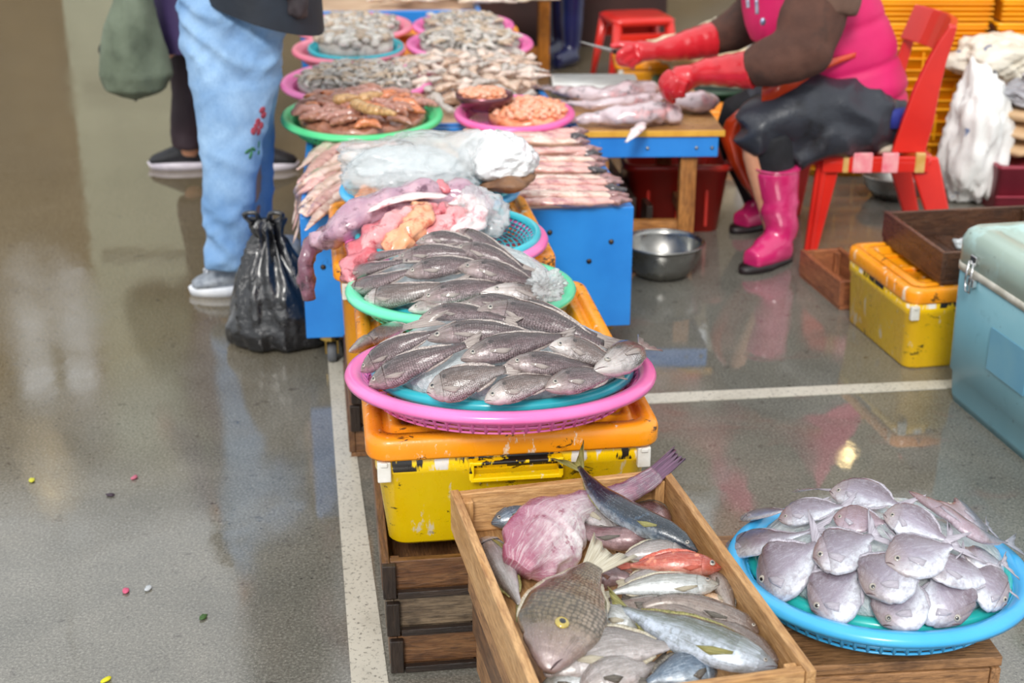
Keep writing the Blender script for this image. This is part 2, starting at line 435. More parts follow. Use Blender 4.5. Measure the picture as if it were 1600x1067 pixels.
def noisy(mb, amp, freq, seed=0, oct=3, ridged=False, stretch=(1, 1, 1), axis=None):
    """push vertices along their averaged normals with fractal noise"""
    nrm = [V((0, 0, 0)) for _ in mb.v]
    for f in mb.f:
        if len(f) > 8: continue
        a, b, c = mb.v[f[0]], mb.v[f[1]], mb.v[f[2]]; nn = (b - a).cross(c - a)
        for i in f: nrm[i] += nn
    out = []
    for p, q in zip(mb.v, nrm):
        if q.length > 0: q = q.normalized()
        s = 0; fr_ = freq; am = 1
        for k in range(oct):
            x = noise.noise(V((p.x * fr_ * stretch[0] + seed, p.y * fr_ * stretch[1], p.z * fr_ * stretch[2])))
            s += am * ((1 - 2 * abs(x)) - .5 if ridged else x); fr_ *= 2.1; am *= .5
        out.append(p + q * s * amp)
    mb.v = out; return mb
def remesh(mb, voxel, smooth=6, name='tmp'):
    o = mb.build(name, None); m = o.modifiers.new('r', 'REMESH'); m.mode = 'VOXEL'; m.voxel_size = voxel
    s = o.modifiers.new('s', 'SMOOTH'); s.iterations = smooth; s.factor = .6
    dg = bpy.context.evaluated_depsgraph_get(); ev = o.evaluated_get(dg); me = ev.to_mesh()
    r = MB(); r.v = [v.co.copy() for v in me.vertices]; r.f = [tuple(p.vertices) for p in me.polygons]; r.uv = [(0, 0)] * len(r.v)
    ev.to_mesh_clear(); old = o.data; bpy.data.objects.remove(o); bpy.data.meshes.remove(old); return r
def strand(pts, w, hgt, n=24, m=12, seed=0, amp=.15, S=V((0, 0, 1)), tab=None):
    """soft flattened strand (fillet, squid, offal): w,hgt half sizes"""
    sp = catmull(pts, n); mb = MB(); rings = []; uv = []
    tab = tab or [(0, .1), (.08, .7), (.25, 1), (.6, .95), (.88, .6), (1, .1)]
    for i, p in enumerate(sp):
        t = (sp[min(i + 1, n - 1)] - sp[max(i - 1, 0)]).normalized(); a = t.cross(S).normalized(); b = a.cross(t).normalized()
        k = interp(tab, i / (n - 1))[0]; r_ = []
        for j in range(m):
            q = 2 * math.pi * j / m
            e = 1 + amp * noise.noise(V((i * .24 + seed, math.cos(q) * 1.3, math.sin(q) * 1.3 + seed))) * 2
            r_.append(p + a * (w * k * math.cos(q) * e) + b * (hgt * k * math.sin(q) * e)); uv.append((i / n, .5 + .5 * math.sin(q)))
        rings.append(r_)
    return mb.loft(rings, uv=uv)

# ------------------------------------------------------------------ materials
M_yel = None
def crate_plastic(name, base, base2, scuff=True, zlo=None, zhi=None):
    if name in MATS: return MATS[name]
    s = NT(name); co = s.coord('Object'); f = s.noise(co, 5, 4)
    c = s.mix(s.ramp(f, [(.35, 0.), (.7, 1.)]), lin(base), lin(base2))
    n1 = s.noise(s.coord('Object', (1, 1, .35)), 26, 6, .7)
    if scuff:
        c = s.mix(s.ramp(n1, [(.60, 0.), (.64, .8)]), c, lin('f0e6d0'))
        n2 = s.noise(s.coord('Object', (1, 1, 2.0)), 19, 6, .75, .5)
        c = s.mix(s.ramp(n2, [(.61, 0.), (.64, .9)]), c, lin('2a2218'))
    n3 = s.noise(co, 60, 6, .8); c = s.mix(s.ramp(n3, [(.60, 0.), (.85, .25)]), c, lin('8a5a14'))
    if zlo is not None:
        tc = s.n('ShaderNodeTexCoord'); sp = s.n('ShaderNodeSeparateXYZ'); s.l(tc.outputs['Object'], sp.inputs[0])
        band = s.math('MULTIPLY', s.math('GREATER_THAN', sp.outputs[2], zlo), s.math('LESS_THAN', sp.outputs[2], zhi))
        bn = s.noise(s.coord('Object', (1, 1, .3)), 13, 5, .65)
        blk = s.ramp(bn, [(.49, 0.), (.51, 1.)]); wht = s.ramp(bn, [(.40, 1.), (.43, 0.)])
        c = s.mix(s.math('MULTIPLY', band, blk), c, lin('241f1c')); c = s.mix(s.math('MULTIPLY', band, wht), c, lin('ece8e2'))
    s.set(Base_Color=c, Roughness=s.ramp(n1, [(.4, .22), (.65, .5)]), Coat_Weight=.25, Coat_Roughness=.1, Subsurface_Weight=.03)
    s.bump(n3, .12, .003); MATS[name] = s.m; return s.m
W_crate = wood('crate_wood', 'b8885c', '9a7048', '40281a', .5, .75)
W_new = wood('pale_crate_wood', 'e0b27c', 'c8965e', '8a5c36', .45, .45)
W_dark = wood('wet_dark_wood', '8d6440', '6a452a', '2c1b12', .4, .8)
W_black = wood('blackened_wood', '3a2c22', '2a1f1a', '120d0b', .4, .6)
M_lid = crate_plastic('orange_lid_plastic', 'fba018', 'f08c08')
M_yb = crate_plastic('yellow_box_plastic', 'ffd80c', 'fcc806', True, .150, .186)
M_ob = crate_plastic('orange_box_plastic', 'f2a416', 'e08f10', False)
M_blue = plain('blue_paint', '2a8be0', '1f7bd0', 6, .35, .08, 40, coat=.2, spots=[('a8b8c0', 70, .70, .74), ('14508c', 22, .66, .76)])
def bask(name, c, c2): return plain(name, c, c2, 7, .3, coat=.35, sss=.05)
B_pink = bask('pink_basket', 'f77fc0', 'ef6fb0'); B_salm = bask('salmon_pink_basket', 'f08098', 'f38fa6')
B_mint = bask('mint_basket', '6fe6b8', '5fdcaa'); B_grn = bask('green_basket', '5fdc92', '50d088')
B_cyan = bask('cyan_basket', '3cc4d2', '30b6c6'); B_blu = bask('light_blue_basket', '4cb8ee', '3cacE6'); B_teal = bask('teal_basket', '34c8c0', '2ab8b4')
B_hot = bask('hot_pink_basket', 'f46fb4', 'ea60a6')
M_steel = plain('steel', 'b0b0ac', '8a8884', 9, .28, .05, 30, metal=1.0, rvar=.12)
M_chrome = plain('chrome', 'd0d0d0', None, 5, .18, metal=1.0)
M_brass = plain('brass', 'b0904a', '80683a', 20, .35, metal=1.0)
M_rub = plain('grey_rubber', '6a6c70', '4c4e52', 20, .6)
M_ice = plain('crushed_ice', 'eef3f4', 'cddade', 60, .15, .8, 90, coat=.5, trans=.15, bdist=.01)

def basket(label, group, c, Rr, depth, mat, tilt=(0, 0), name='basket', rim=.03, open_bars=64, seg=72, floor=True, name_parts=True, lattice=False):
    """round colander tray: rolled rim, slatted wall, ringed floor. c is the centre of the rim top"""
    root = thing(name, label, 'basket', (c[0], c[1], c[2] - depth), 0, group, tilt)
    rb = Rr * .80; m = MB(); z1 = depth
    prof = [(Rr - rim, z1 - .010), (Rr - rim * .8, z1 - .002), (Rr - rim * .45, z1), (Rr - rim * .12, z1 - .003), (Rr, z1 - .010), (Rr - .002, z1 - .017), (Rr - rim * .5, z1 - .016), (Rr - rim, z1 - .015)]
    m.lathe(prof, seg, close=True); m.build('rim', mat, root)
    m = MB(); NR = 4
    def rad(k): return Rr - rim - (Rr - rim - rb) * (k ** .8)
    for k in range(NR + 1):
        f = k / NR; r = rad(f); z = (z1 - .012) * (1 - f)
        m.lathe([(r - .0015, z + .0014), (r + .0015, z + .0014), (r + .0015, z - .0014), (r - .0015, z - .0014)], seg, close=True)
    for j in range(open_bars):
        a = 2 * math.pi * j / open_bars; ca, sa = math.cos(a), math.sin(a); pth = []
        for k in range(4):
            f = k / 3; r = rad(f); pth.append(V((r * ca, r * sa, (z1 - .012) * (1 - f))))
        m.tube(pth, .0016 if lattice else .0034, 4, up=V((ca, sa, 0)))
    if not lattice:
        for f0, f1 in ((0, .30), (.42, .58), (.70, .84)):
            pr_ = [(rad(f0 + (f1 - f0) * q) , (z1 - .012) * (1 - (f0 + (f1 - f0) * q))) for q in (0, .5, 1)]
            m.lathe([(a_ - .0012, b_) for a_, b_ in pr_] + [(a_ + .0012, b_) for a_, b_ in pr_[::-1]], seg, close=True)
    m.build('slatted_wall', mat, root)
    if floor:
        m = MB()
        for k in range(1, 14):
            r = rb * k / 13; m.lathe([(r - .002, .0012), (r + .002, .0012), (r + .002, -.0012), (r - .002, -.0012)], 48, close=True)
        for j in range(28):
            a = 2 * math.pi * j / 28; m.box((rb * .5 * math.cos(a), rb * .5 * math.sin(a), 0), (rb, .003, .002), a)
        m.build('slatted_floor', mat, root)
    return root
def pxbasket(label, group, cx, cy, wpx, z, depth, mat, tilt=(0, 0), **k):
    p = at(cx, cy, z); Rr = wpx / 2 * mpp(p); basket(label, group, p, Rr, depth, mat, tilt, **k); return p, Rr
class Dome:
    def __init__(s, c, Rr, z0, h, tilt=0): s.c = c; s.R = Rr; s.z0 = z0; s.h = h; s.t = tilt
    def z(s, x, y):
        r2 = ((x - s.c[0]) ** 2 + (y - s.c[1]) ** 2) / s.R ** 2
        return s.z0 + s.h * max(-.25, 1 - r2 * (.35 + .65 * r2)) + (y - s.c[1]) * math.tan(s.t)
    def hit(s, px, py, lift=0, slide=0):
        d = ray(px, py); lo, hi = (s.z0 + .45 - H) / d.z, (s.z0 - .2 - H) / d.z
        t = lo
        for i in range(400):
            t = lo + (hi - lo) * i / 400; p = CAM + d * t
            if p.z - lift <= s.z(p.x, p.y): break
        return CAM + d * (t - slide)
    def mound(s, label, mat, group=None, cat='ice', name='crushed_ice', Rm=None, noisea=.004, sink=.012, frq=60):
        m = MB(); Rm = Rm or s.R; K = 22; A = 48; rings = []
        for k in range(K, 0, -1):
            r = Rm * k / K
            rings.append([V((s.c[0] + r * math.cos(a), s.c[1] + r * math.sin(a), 0)) for a in [2 * math.pi * j / A for j in range(A)]])
        for q in rings:
            for p in q: p.z = s.z(p.x, p.y) - sink + noisea * noise.noise(p * frq)
        bot = [V((p.x * 1, p.y, s.z0 - .012 + (p.y - s.c[1]) * math.tan(s.t))) for p in rings[0]]
        m.loft([bot] + rings); c = V((s.c[0], s.c[1], s.z0 - .012))
        o = m.build(name, mat, None, c, off=c); tag(o, label, cat, group, 'stuff'); return o
#@@SETTING
# ================================================================== SETTING
def build_floor():
    s = NT('wet_concrete'); co = s.coord('Object')
    big = s.noise(co, .55, 5, .6, .6); mid = s.noise(co, 3.2, 6, .65, .3); fine = s.noise(co, 60, 4, .7); grit = s.noise(co, 190, 4, .8)
    c = s.mix(s.ramp(mid, [(.3, 0.), (.7, 1.)]), lin('65635b'), lin('827e74'))
    tc = s.n('ShaderNodeTexCoord'); sp = s.n('ShaderNodeSeparateXYZ'); s.l(tc.outputs['Object'], sp.inputs[0])
    # brown wall reflection put into the floor colour along the aisle (left, far)
    ax = s.math('SUBTRACT', s.math('MULTIPLY', sp.outputs[1], .22), s.math('ADD', s.math('MULTIPLY', sp.outputs[0], .55), .98))
    brown = s.ramp(s.math('ADD', ax, s.math('MULTIPLY', s.math('SUBTRACT', big, .5), 1.2)), [(.05, 0.), (.42, .75)])
    c = s.mix(brown, c, lin('6e5c3c'))
    c = s.mix(s.ramp(grit, [(.47, 0.), (.62, .6)]), c, lin('403d37'))
    c = s.mix(s.ramp(grit, [(.34, .5), (.45, 0.)]), c, lin('b4b0a6'))
    spk = s.noise(s.coord('Object', (1, 1.4, 1)), 75, 2, .5); reg = s.noise(co, 2.2, 3, .5); c = s.mix(s.math('MULTIPLY', s.ramp(spk, [(.66, 0.), (.70, .85)]), s.ramp(reg, [(.42, 0.), (.58, 1.)])), c, lin('26221f'))
    dirt = s.noise(co, 21, 6, .75); c = s.mix(s.ramp(dirt, [(.60, 0.), (.68, .7)]), c, lin('3c342e'))
    red = s.noise(s.coord('Object', (1, 1.6, 1)), 2.4, 4, .6); c = s.mix(s.math('MULTIPLY', s.ramp(red, [(.58, 0.), (.72, .35)]), s.math('GREATER_THAN', sp.outputs[0], .25)), c, lin('86504a'))
    wet = s.noise(s.coord('Object', (1, .8, 1)), 1.15, 6, .62, .5)
    s.set(Base_Color=c, Roughness=s.ramp(wet, [(.48, .03), (.60, .06), (.74, .2)]), Specular_IOR_Level=1.0)
    hb = s.math('ADD', s.math('MULTIPLY', s.noise(s.coord('Object', (1, .6, 1)), 14, 3, .5), .12), s.math('MULTIPLY', s.math('MULTIPLY', fine, s.ramp(wet, [(.52, .0), (.75, 1.)])), .10))
    hb = s.math('ADD', hb, s.math('MULTIPLY', s.math('MULTIPLY', grit, s.ramp(wet, [(.44, .05), (.66, 1.)])), .07))
    s.bump(hb, .22, .01)
    m = MB(); N = 1
    m.add([(-8, -1, 0), (8, -1, 0), (8, 13, 0), (-8, 13, 0)], [(0, 1, 2, 3)])
    m.add([(-8, -1, -.1), (8, -1, -.1), (8, 13, -.1), (-8, 13, -.1)], [(3, 2, 1, 0)])
    o = m.build('floor', s.m, smooth=False); tag(o, kind='structure')
    # painted terrazzo lines
    t = NT('line_paint'); co = t.coord('Object'); f = t.noise(co, 130, 3, .7); g = t.noise(co, 9, 4, .6)
    c = t.mix(t.ramp(f, [(.56, 0.), (.66, .8)]), lin('c8c2b4'), lin('57524a')); c = t.mix(t.ramp(g, [(.45, 0.), (.75, .5)]), c, lin('a09a8c'))
    t.set(Base_Color=c, Roughness=.3)
    def strip(name, pts, z=.0015):
        m = MB(); m.add([(p.x, p.y, z) for p in pts] + [(p.x, p.y, .0) for p in pts], [(0, 1, 2, 3), (0, 4, 5, 1), (1, 5, 6, 2), (2, 6, 7, 3), (3, 7, 4, 0)])
        o = m.build(name, t.m, smooth=False); tag(o, kind='structure')
    a0, a1 = at(549, 1067, 0), at(607, 1067, 0); b0, b1 = at(513, 570, 0), at(538, 570, 0)
    e = 0.5; strip('trim_1', [a0 - (b0 - a0) * .4, a1 - (b1 - a1) * .4, b1 + (b1 - a1) * e, b0 + (b0 - a0) * e])
    strip('trim_2', [at(985, 632, 0), at(1700, 596, 0), at(1700, 584, 0), at(985, 617, 0)])
build_floor()

def build_hall():
    """the market hall behind the stalls: outside the frame, seen only as reflections on the wet floor"""
    wm = plain('far_wall_paint', '6f5c3e', '5a4a34', 1.2, .8); Y = 12.6
    holes = [(-7.3, -6.3, .2, 3.4), (-4.78, -3.92, 2.85, 4.3), (1.72, 2.06, 3.4, 4.25), (3.6, 5.0, .4, 2.6)]
    m = MB(); xs = -8
    for x0, x1, z0, z1 in holes:
        m.box(((xs + x0) / 2, Y, 2.6), (x0 - xs, .3, 5.2))
        if z0 > 0: m.box(((x0 + x1) / 2, Y, z0 / 2), (x1 - x0, .3, z0))
        m.box(((x0 + x1) / 2, Y, (z1 + 5.2) / 2), (x1 - x0, .3, 5.2 - z1)); xs = x1
    m.box(((xs + 8) / 2, Y, 2.6), (8 - xs, .3, 5.2))
    o = m.build('wall_back', wm, smooth=False); tag(o, kind='structure')
    fm = plain('window_frame_paint', '8f8a7a', '77705f', 3, .5); k = 0
    for x0, x1, z0, z1 in holes:
        k += 1; r = bpy.data.objects.new('window_%d' % k, None); COL.objects.link(r); r.location = ((x0 + x1) / 2, Y, (z0 + z1) / 2); tag(r, kind='structure')
        w_, h_ = x1 - x0, z1 - z0
        for sx in (-1, 0, 1): q = MB(); q.box((sx * w_ / 2, 0, 0), (.08, .12, h_)); q.build('mullion', fm, r, smooth=False)
        for sz in (-1, .2, 1): q = MB(); q.box((0, 0, sz * h_ / 2), (w_, .12, .08)); q.build('transom', fm, r, smooth=False)
    for k, x in enumerate((-5.4, -1.2, 2.4)):
        q = MB(); q.box((x, 11.2, 2.3), (.36, .36, 4.6)); o = q.build('trim_%d' % (k + 3), plain('column_paint', '8a8270', '6f6858', 2, .6), smooth=False); tag(o, kind='structure')
    pt = plain('dark_backdrop', '3c1a12', '2a120e', 3, .6)
    q = MB(); q.box((.33, 8.0, .75), (1.05, .05, 1.5)); tag(q.build('wall_backdrop', pt, smooth=False), kind='structure')  # added dark sheet, keeps the background behind the stool dark
    # pale door leaf beside the window, and two warm pendant lamps
    r = bpy.data.objects.new('door_1', None); COL.objects.link(r); r.location = (-3.1, 12.42, 2.4); tag(r, kind='structure')
    q = MB(); q.box((0, 0, 0), (1.5, .06, 4.8)); q.build('door_leaf', plain('pale_door', 'a4a890', '989c86', 2, .5), r, smooth=False)
    for z in (-1.2, .3, 1.7): q = MB(); q.box((0, -.05, z), (1.3, .05, .08)); q.build('rail', plain('door_rail', '7c8070', None, 2, .5), r, smooth=False)
    em = bpy.data.materials.new('lamp_glow'); em.use_nodes = True; b_ = em.node_tree.nodes['Principled BSDF']; b_.inputs['Emission Color'].default_value = (1, .72, .32, 1); b_.inputs['Emission Strength'].default_value = 12; b_.inputs['Base Color'].default_value = (1, .9, .7, 1)
    for lab, (x, y, z) in (('warm pendant lamp hanging over the aisle on the left', (-2.9, 8.0, 2.66)), ('warm pendant lamp hanging behind the stalls on the right', (2.1, 8.0, 2.55))):
        t_ = thing('pendant_lamp', lab, 'lamp', (x, y, z)); t_['group'] = 'pendant lamps of the hall'
        q = MB(); q.ball((0, 0, 0), (.05, .05, .06), 16, 10); q.build('bulb', em, t_)
        q = MB(); q.lathe([(.03, .10), (.14, .03), (.145, .025), (.035, .11)], 24, close=True); q.build('shade', M_dark_shade(), t_)
        q = MB(); q.tube([(0, 0, .08), (0, 0, 2.6)], .006, 6); q.build('cable', M_dark_shade(), t_)
def M_dark_shade(): return plain('lamp_shade_metal', '2c3430', None, 1, .4)
build_hall()

# ================================================================== CRATES AND BOXES
def wood_crate(label, c, L, W, Hh, mat, rz=0, group=None, t=.014, posts=True, inner=True, name='wooden_crate', nb=3, top=False, bands=1):
    """c = centre of the bottom. L along local y, W along local x"""
    r = thing(name, label, 'crate', c, rz, group)
    g = .0012
    for sx in (-1, 1):
        for b in range(bands):
            hh = (Hh - .012) / bands; board('side_board', r, (sx * (W / 2 - t / 2), 0, .012 + hh * (b + .5)), (t, L, hh - g), mat)
    for sy in (-1, 1):
        for b in range(bands):
            hh = (Hh - .012) / bands; board('end_board', r, (0, sy * (L / 2 - t / 2 - .003), .012 + hh * (b + .5) - .001), (W - 2 * t - .001, t, hh - g), mat)
    for k in range(nb):
        ww = (W - .004) / nb; board('base_board', r, (-W / 2 + .002 + ww * (k + .5), 0, .0055), (ww - .003, L - .002, .011), mat)
    if top:
        for k in range(nb):
            ww = (L - .004) / nb; board('top_board', r, (0, -L / 2 + .002 + ww * (k + .5), Hh + .0085), (W + .004, ww - .004, .016), mat)
    if posts:
        for sx in (-1, 1):
            for sy in (-1, 1): board('corner_post', r, (sx * (W / 2 - t - .009), sy * (L / 2 - t - .012), Hh / 2), (.016, .016, Hh - .016), mat)
    return r
def end_frames(r, L, W, Hh):
    for sx in (-1, 1): board('corner_batten', r, (sx * (W / 2 - .012), -L / 2 - .0062, Hh / 2), (.022, .012, Hh - .004), W_black)
    board('bottom_batten', r, (0, -L / 2 - .0062, .007), (W - .05, .012, .012), W_black)

def plastic_box(label, fl, ang, W, L, z0, z1, bodym, lidm, group=None, lid_h=.034, name='plastic_fish_box', inset=.018, taper=.93, latch=True, lid=True, clips=True, well=.62):
    ex = V((math.cos(ang), math.sin(ang), 0)); ey = V((-math.sin(ang), math.cos(ang), 0))
    c = V((fl[0], fl[1], 0)) + ex * W / 2 + ey * L / 2; c.z = z0
    r = thing(name, label, 'box', c, ang, group); hb = z1 - z0 - lid_h; w, l = W - 2 * inset, L - 2 * inset
    m = MB(); m.loft([rrect(w * taper - .01, l * taper - .01, .03, 0), rrect(w * taper, l * taper, .03, .006), rrect(w, l, .03, hb * .80), rrect(w + .006, l + .006, .03, hb * .80 + .003), rrect(w + .006, l + .006, .03, hb)])
    m.build('body', bodym, r)
    if lid:
        m = MB(); z = z1 - z0
        m.loft([rrect(W - .004, L - .004, .035, hb - .004), rrect(W, L, .038, hb), rrect(W, L, .038, z - .012), rrect(W - .006, L - .006, .036, z - .004), rrect(W - .018, L - .018, .032, z),
                rrect(W - .052, L - .052, .025, z), rrect(W - .058, L - .058, .022, z - .009), rrect(W - .078, L - .078, .02, z - .009), rrect(W - .084, L - .084, .02, z),
                rrect(W - .112, L - .112, .016, z), rrect(W - .122, L - .122, .012, z - .016)], (True, True))
        m.build('lid', lidm, r)
        m = MB()
        for k in (-1, 0, 1): m.box((0, k * L * .27, z - .0125), (W - .13, .02, .008))
        m.build('lid_rib', lidm, r, smooth=False, bevel=.003)
    if latch:
        y = -(l / 2) - .006; zc = hb - .028
        m = MB()
        for d in ((0, zc + .013, .15, .006), (0, zc - .016, .15, .008)): m.box((d[0], y - .008, d[1]), (d[2], .018, d[3]))
        for sx in (-1, 1): m.box((sx * .073, y - .008, zc), (.008, .018, .034))
        m.build('handle_frame', bodym, r, smooth=False, bevel=.002)
    if clips:
        for sx in (-1, 1):
            m = MB(); m.box((sx * (w / 2 - .01), -(l / 2) - .006, hb - .026), (.022, .012, .036)); m.box((sx * (w / 2 - .01), -(l / 2) - .012, hb - .012), (.012, .006, .008))
            m.build('lid_clip', plain('white_clip', 'e8e6e0', 'cfcabd', 30, .4), r, smooth=False, bevel=.002)
    return r, c, ex, ey

A1 = math.radians(7.5)
plastic_box('yellow plastic fish box with scuffed orange lid under the two baskets of grey fish', (-.232, 2.035), A1, .482, .735, .205, .42, M_yb, M_lid, 'large plastic fish boxes in the row')
plastic_box('orange plastic fish box with dirty lid under the monkfish and pink offal', (-.372, 2.80), math.radians(8), .475, .50, .20, .455, M_ob, M_lid, 'large plastic fish boxes in the row', taper=.985)
crl = ['wet dark wooden crate directly below the yellow box, topmost of three', 'blackened wooden crate in the middle of the stack below the yellow box', 'brown wooden crate at the bottom of the stack below the yellow box']
exA = V((math.cos(A1), math.sin(A1), 0)); eyA = V((-math.sin(A1), math.cos(A1), 0))
for k in range(3):
    z = .205 - (k + 1) * .0683; c = V((-.232, 2.035, 0)) + exA * (.232 + .004 * k) + eyA * (.345 - .006 * k)
    r = wood_crate(crl[k], (c.x, c.y, z), .70, .43, .066, (W_dark, wood('charred_crate_wood', '8c7860', '5c4c3c', '1e1612', .4, .85), W_dark)[k], A1, 'wooden crates stacked under the yellow box', inner=False)
    end_frames(r, .70, .43, .066)
for k in range(3):
    z = .197 - (k + 1) * .0655
    c = V((-.372, 2.80, 0)) + V((math.cos(.14), math.sin(.14), 0)) * (.235 - .004 * k) + V((-math.sin(.14), math.cos(.14), 0)) * .235
    r = wood_crate(['brown wooden crate under the orange box, topmost of its stack', 'brown wooden crate in the middle of the stack under the orange box', 'brown wooden crate at floor level under the orange box'][k], (c.x, c.y, z), .42, .42, .064, W_dark, .14, 'wooden crates stacked under the orange box')
    if k < 2: end_frames(r, .42, .42, .064)

# crate of mixed fish
AC = math.radians(13.0)
CB = V((-.0955, 1.955, 0)); exC = V((math.cos(AC), math.sin(AC), 0)); eyC = V((-math.sin(AC), math.cos(AC), 0))
CW, CL = .352, .57
cc = CB + exC * CW / 2 - eyC * CL / 2
wood_crate('pale new wooden crate holding the mixed catch in front of the yellow box', (cc.x, cc.y, .295), CL, CW, .082, W_new, AC, t=.013, bands=1, name='wooden_fish_crate')
for k in range(4):
    c = cc - exC * (.0 - .006 * k) + eyC * (-.03); z = .294 - (k + 1) * .0733
    wood_crate(['old wooden crate right under the crate of mixed fish', 'second wooden crate under the mixed fish crate', 'third wooden crate under the mixed fish crate', 'bottom wooden crate under the mixed fish crate'][k], (c.x, c.y, z), .50, .325, .0725, W_crate if k % 2 == 0 else W_dark, AC, 'wooden crates stacked under the mixed fish')
# crate under the blue tray
AR = math.radians(5)
fr = at(1567, 1028, .25); exR = V((math.cos(AR), math.sin(AR), 0)); eyR = V((-math.sin(AR), math.cos(AR), 0))
c = fr - exR * .165 + eyR * .19
wood_crate('weathered upturned wooden crate carrying the light blue tray', (c.x, c.y, .125), .38, .33, .108, W_crate, AR, 'upturned crates at the right front', top=True, nb=4)
wood_crate('lower weathered wooden crate beneath the light blue tray', (c.x + .004, c.y - .004, 0), .38, .34, .108, W_crate, AR, 'upturned crates at the right front', top=True, nb=4)

# ================================================================== BLUE TABLES
def blue_table(label, fr_, W, L, z0, z1, ang, castors=True, name='blue_display_table', group='blue painted display tables'):
    ex = V((math.cos(ang), math.sin(ang), 0)); ey = V((-math.sin(ang), math.cos(ang), 0))
    c = V((fr_[0], fr_[1], z0)) - ex * W / 2 + ey * L / 2
    r = thing(name, label, 'table', c, ang, group); hh = z1 - z0
    for sy in (-1, 1):
        m = MB(); m.box((0, sy * (L / 2 - .01), hh / 2), (W, .02, hh)); m.build('end_panel', M_blue, r, smooth=False, bevel=.003)
    for sx in (-1, 1):
        m = MB(); m.box((sx * (W / 2 - .01), 0, hh / 2), (.02, L - .042, hh)); m.build('side_panel', M_blue, r, smooth=False, bevel=.003)
    m = MB(); m.box((0, 0, hh - .024), (W - .042, L - .042, .02)); m.build('table_top', plain('pale_board', 'd8b89a', 'c8a486', 6, .35, .1, 30), r, smooth=False)
    bm = plain('bolt_metal', '5a5048', '3a3430', 50, .4, metal=.8)
    for x, zz in ((.30, .18), (.30, .055), (.355, .23), (-.36, .19), (-.30, .05), (.2, .26)):
        if abs(x) < W / 2: m = MB(); m.ball((x, -L / 2 - .001, zz * hh / .32), (.007, .004, .007), 10, 6); m.build('bolt', bm, r)
    if castors:
        for sx in (-1, 1):
            for sy in (-1, 1):
                x, y = sx * (W / 2 - .06), sy * (L / 2 - .07)
                m = MB(); m.box((x, y, -.004), (.07, .07, .006)); m.tube([(x, y, -.008), (x, y, -.026)], [.024, .03], 16)
                for s2 in (-1, 1): m.box((x + s2 * .015, y + .004, -.045), (.004, .03, .044))
                fo = m.build('castor', M_brass, r, smooth=False)
                m = MB(); m.tube([(x - .012, y + .006, -z0 + .028), (x - .009, y + .006, -z0 + .028), (x + .009, y + .006, -z0 + .028), (x + .012, y + .006, -z0 + .028)], [.022, .027, .027, .022], 20); m.build('wheel', M_rub, fo)
    return r, c
AT = math.radians(8.1)
T1, c1 = blue_table('blue painted wheeled display table laid with pink fish strips, nearest of the blue tables', (.302, 3.395), .82, .92, .095, .41, math.radians(6.5))
T2, c2 = blue_table('second blue table behind, carrying the heap of small squid and pink baskets', (.172, 4.345), .80, .74, .095, .41, AT)
T3, c3 = blue_table('farthest blue table with pale dried goods at the top of the picture', (-.135, 6.25), .78, 1.1, .095, .46, math.radians(4), True)
plastic_box('orange fish box across the back of the row under the four pink baskets', (-.735, 5.13), math.radians(3), .80, .78, .15, .445, M_ob, M_lid, latch=False, taper=.98)
tb = thing('timber_trestle', 'low timber trestle under the rear orange fish box', 'trestle', (-.34, 5.52, 0), math.radians(3))
for sy in (-.3, .3): board('beam', tb, (0, sy, .125), (.74, .05, .045), W_dark)
for sx in (-.32, .32):
    for sy in (-.3, .3): board('leg', tb, (sx, sy, .05), (.045, .045, .1), W_dark)
#@@BASKETS
# ================================================================== BASKETS ON THE NEAR BOX
CRO = fishmat('croaker_skin', '332725', '74595c', 'c0acae', '402e2e', scales=26, head='a09088', vlo=.2, vmid=.45, vhi=.72, rough=.26, spot=(.285, .72, .036, .10))
CRO2 = fishmat('croaker_skin_pale', '4a3b34', '857069', 'd8cecc', '55453f', scales=26, head='dcd2cc', vlo=.22, vmid=.5, vhi=.78, rough=.26, spot=(.285, .72, .036, .10))
CFIN = finmat('croaker_fin', '8a7a76', 'c4b8b0')
POM = fishmat('pomfret_skin', '6a5a64', '9c93a2', 'dfe2ec', '8f8592', head='9a8680', vlo=.2, vmid=.45, vhi=.8, streak=.4, rough=.2)
POM2 = fishmat('pomfret_skin_rosy', '6c5254', '937f8a', 'b9aab6', '7c6066', head='805f5c', vlo=.1, vmid=.5, vhi=.9, rough=.24, streak=.5)
PFIN = finmat('pomfret_fin', '9c94a0', 'c8c2cc')
p1, R1 = pxbasket('large pink basket piled with grey fish on the yellow box', 'baskets of grey fish', 782, 572, 487, .480, .048, B_pink, (math.radians(-6), 0))
q1, r1 = pxbasket('cyan basket nested inside the large pink basket', 'baskets of grey fish', 785, 566, 412, .474, .030, B_cyan, (math.radians(-6), 0), rim=.02)
p2, R2 = pxbasket('mint green basket piled with grey fish behind the pink one', 'baskets of grey fish', 720, 443, 361, .478, .046, B_mint, (math.radians(-2.4), 0))
q2, r2 = pxbasket('cyan basket nested inside the mint green basket', 'baskets of grey fish', 722, 442, 304, .474, .030, B_cyan, (math.radians(-1.0), 0), rim=.018)
D1 = Dome(q1, r1 * 1.08, q1[2] - .008, .090, math.radians(-6))
D1.mound('crushed ice under the grey fish in the large pink basket', M_ice, 'crushed ice beds', Rm=r1 * .9)
D2 = Dome(q2, r2 * 1.06, q2[2] - .006, .085, math.radians(-1.0))
D2.mound('crushed ice under the grey fish in the mint green basket', M_ice, 'crushed ice beds', Rm=r2 * .9)

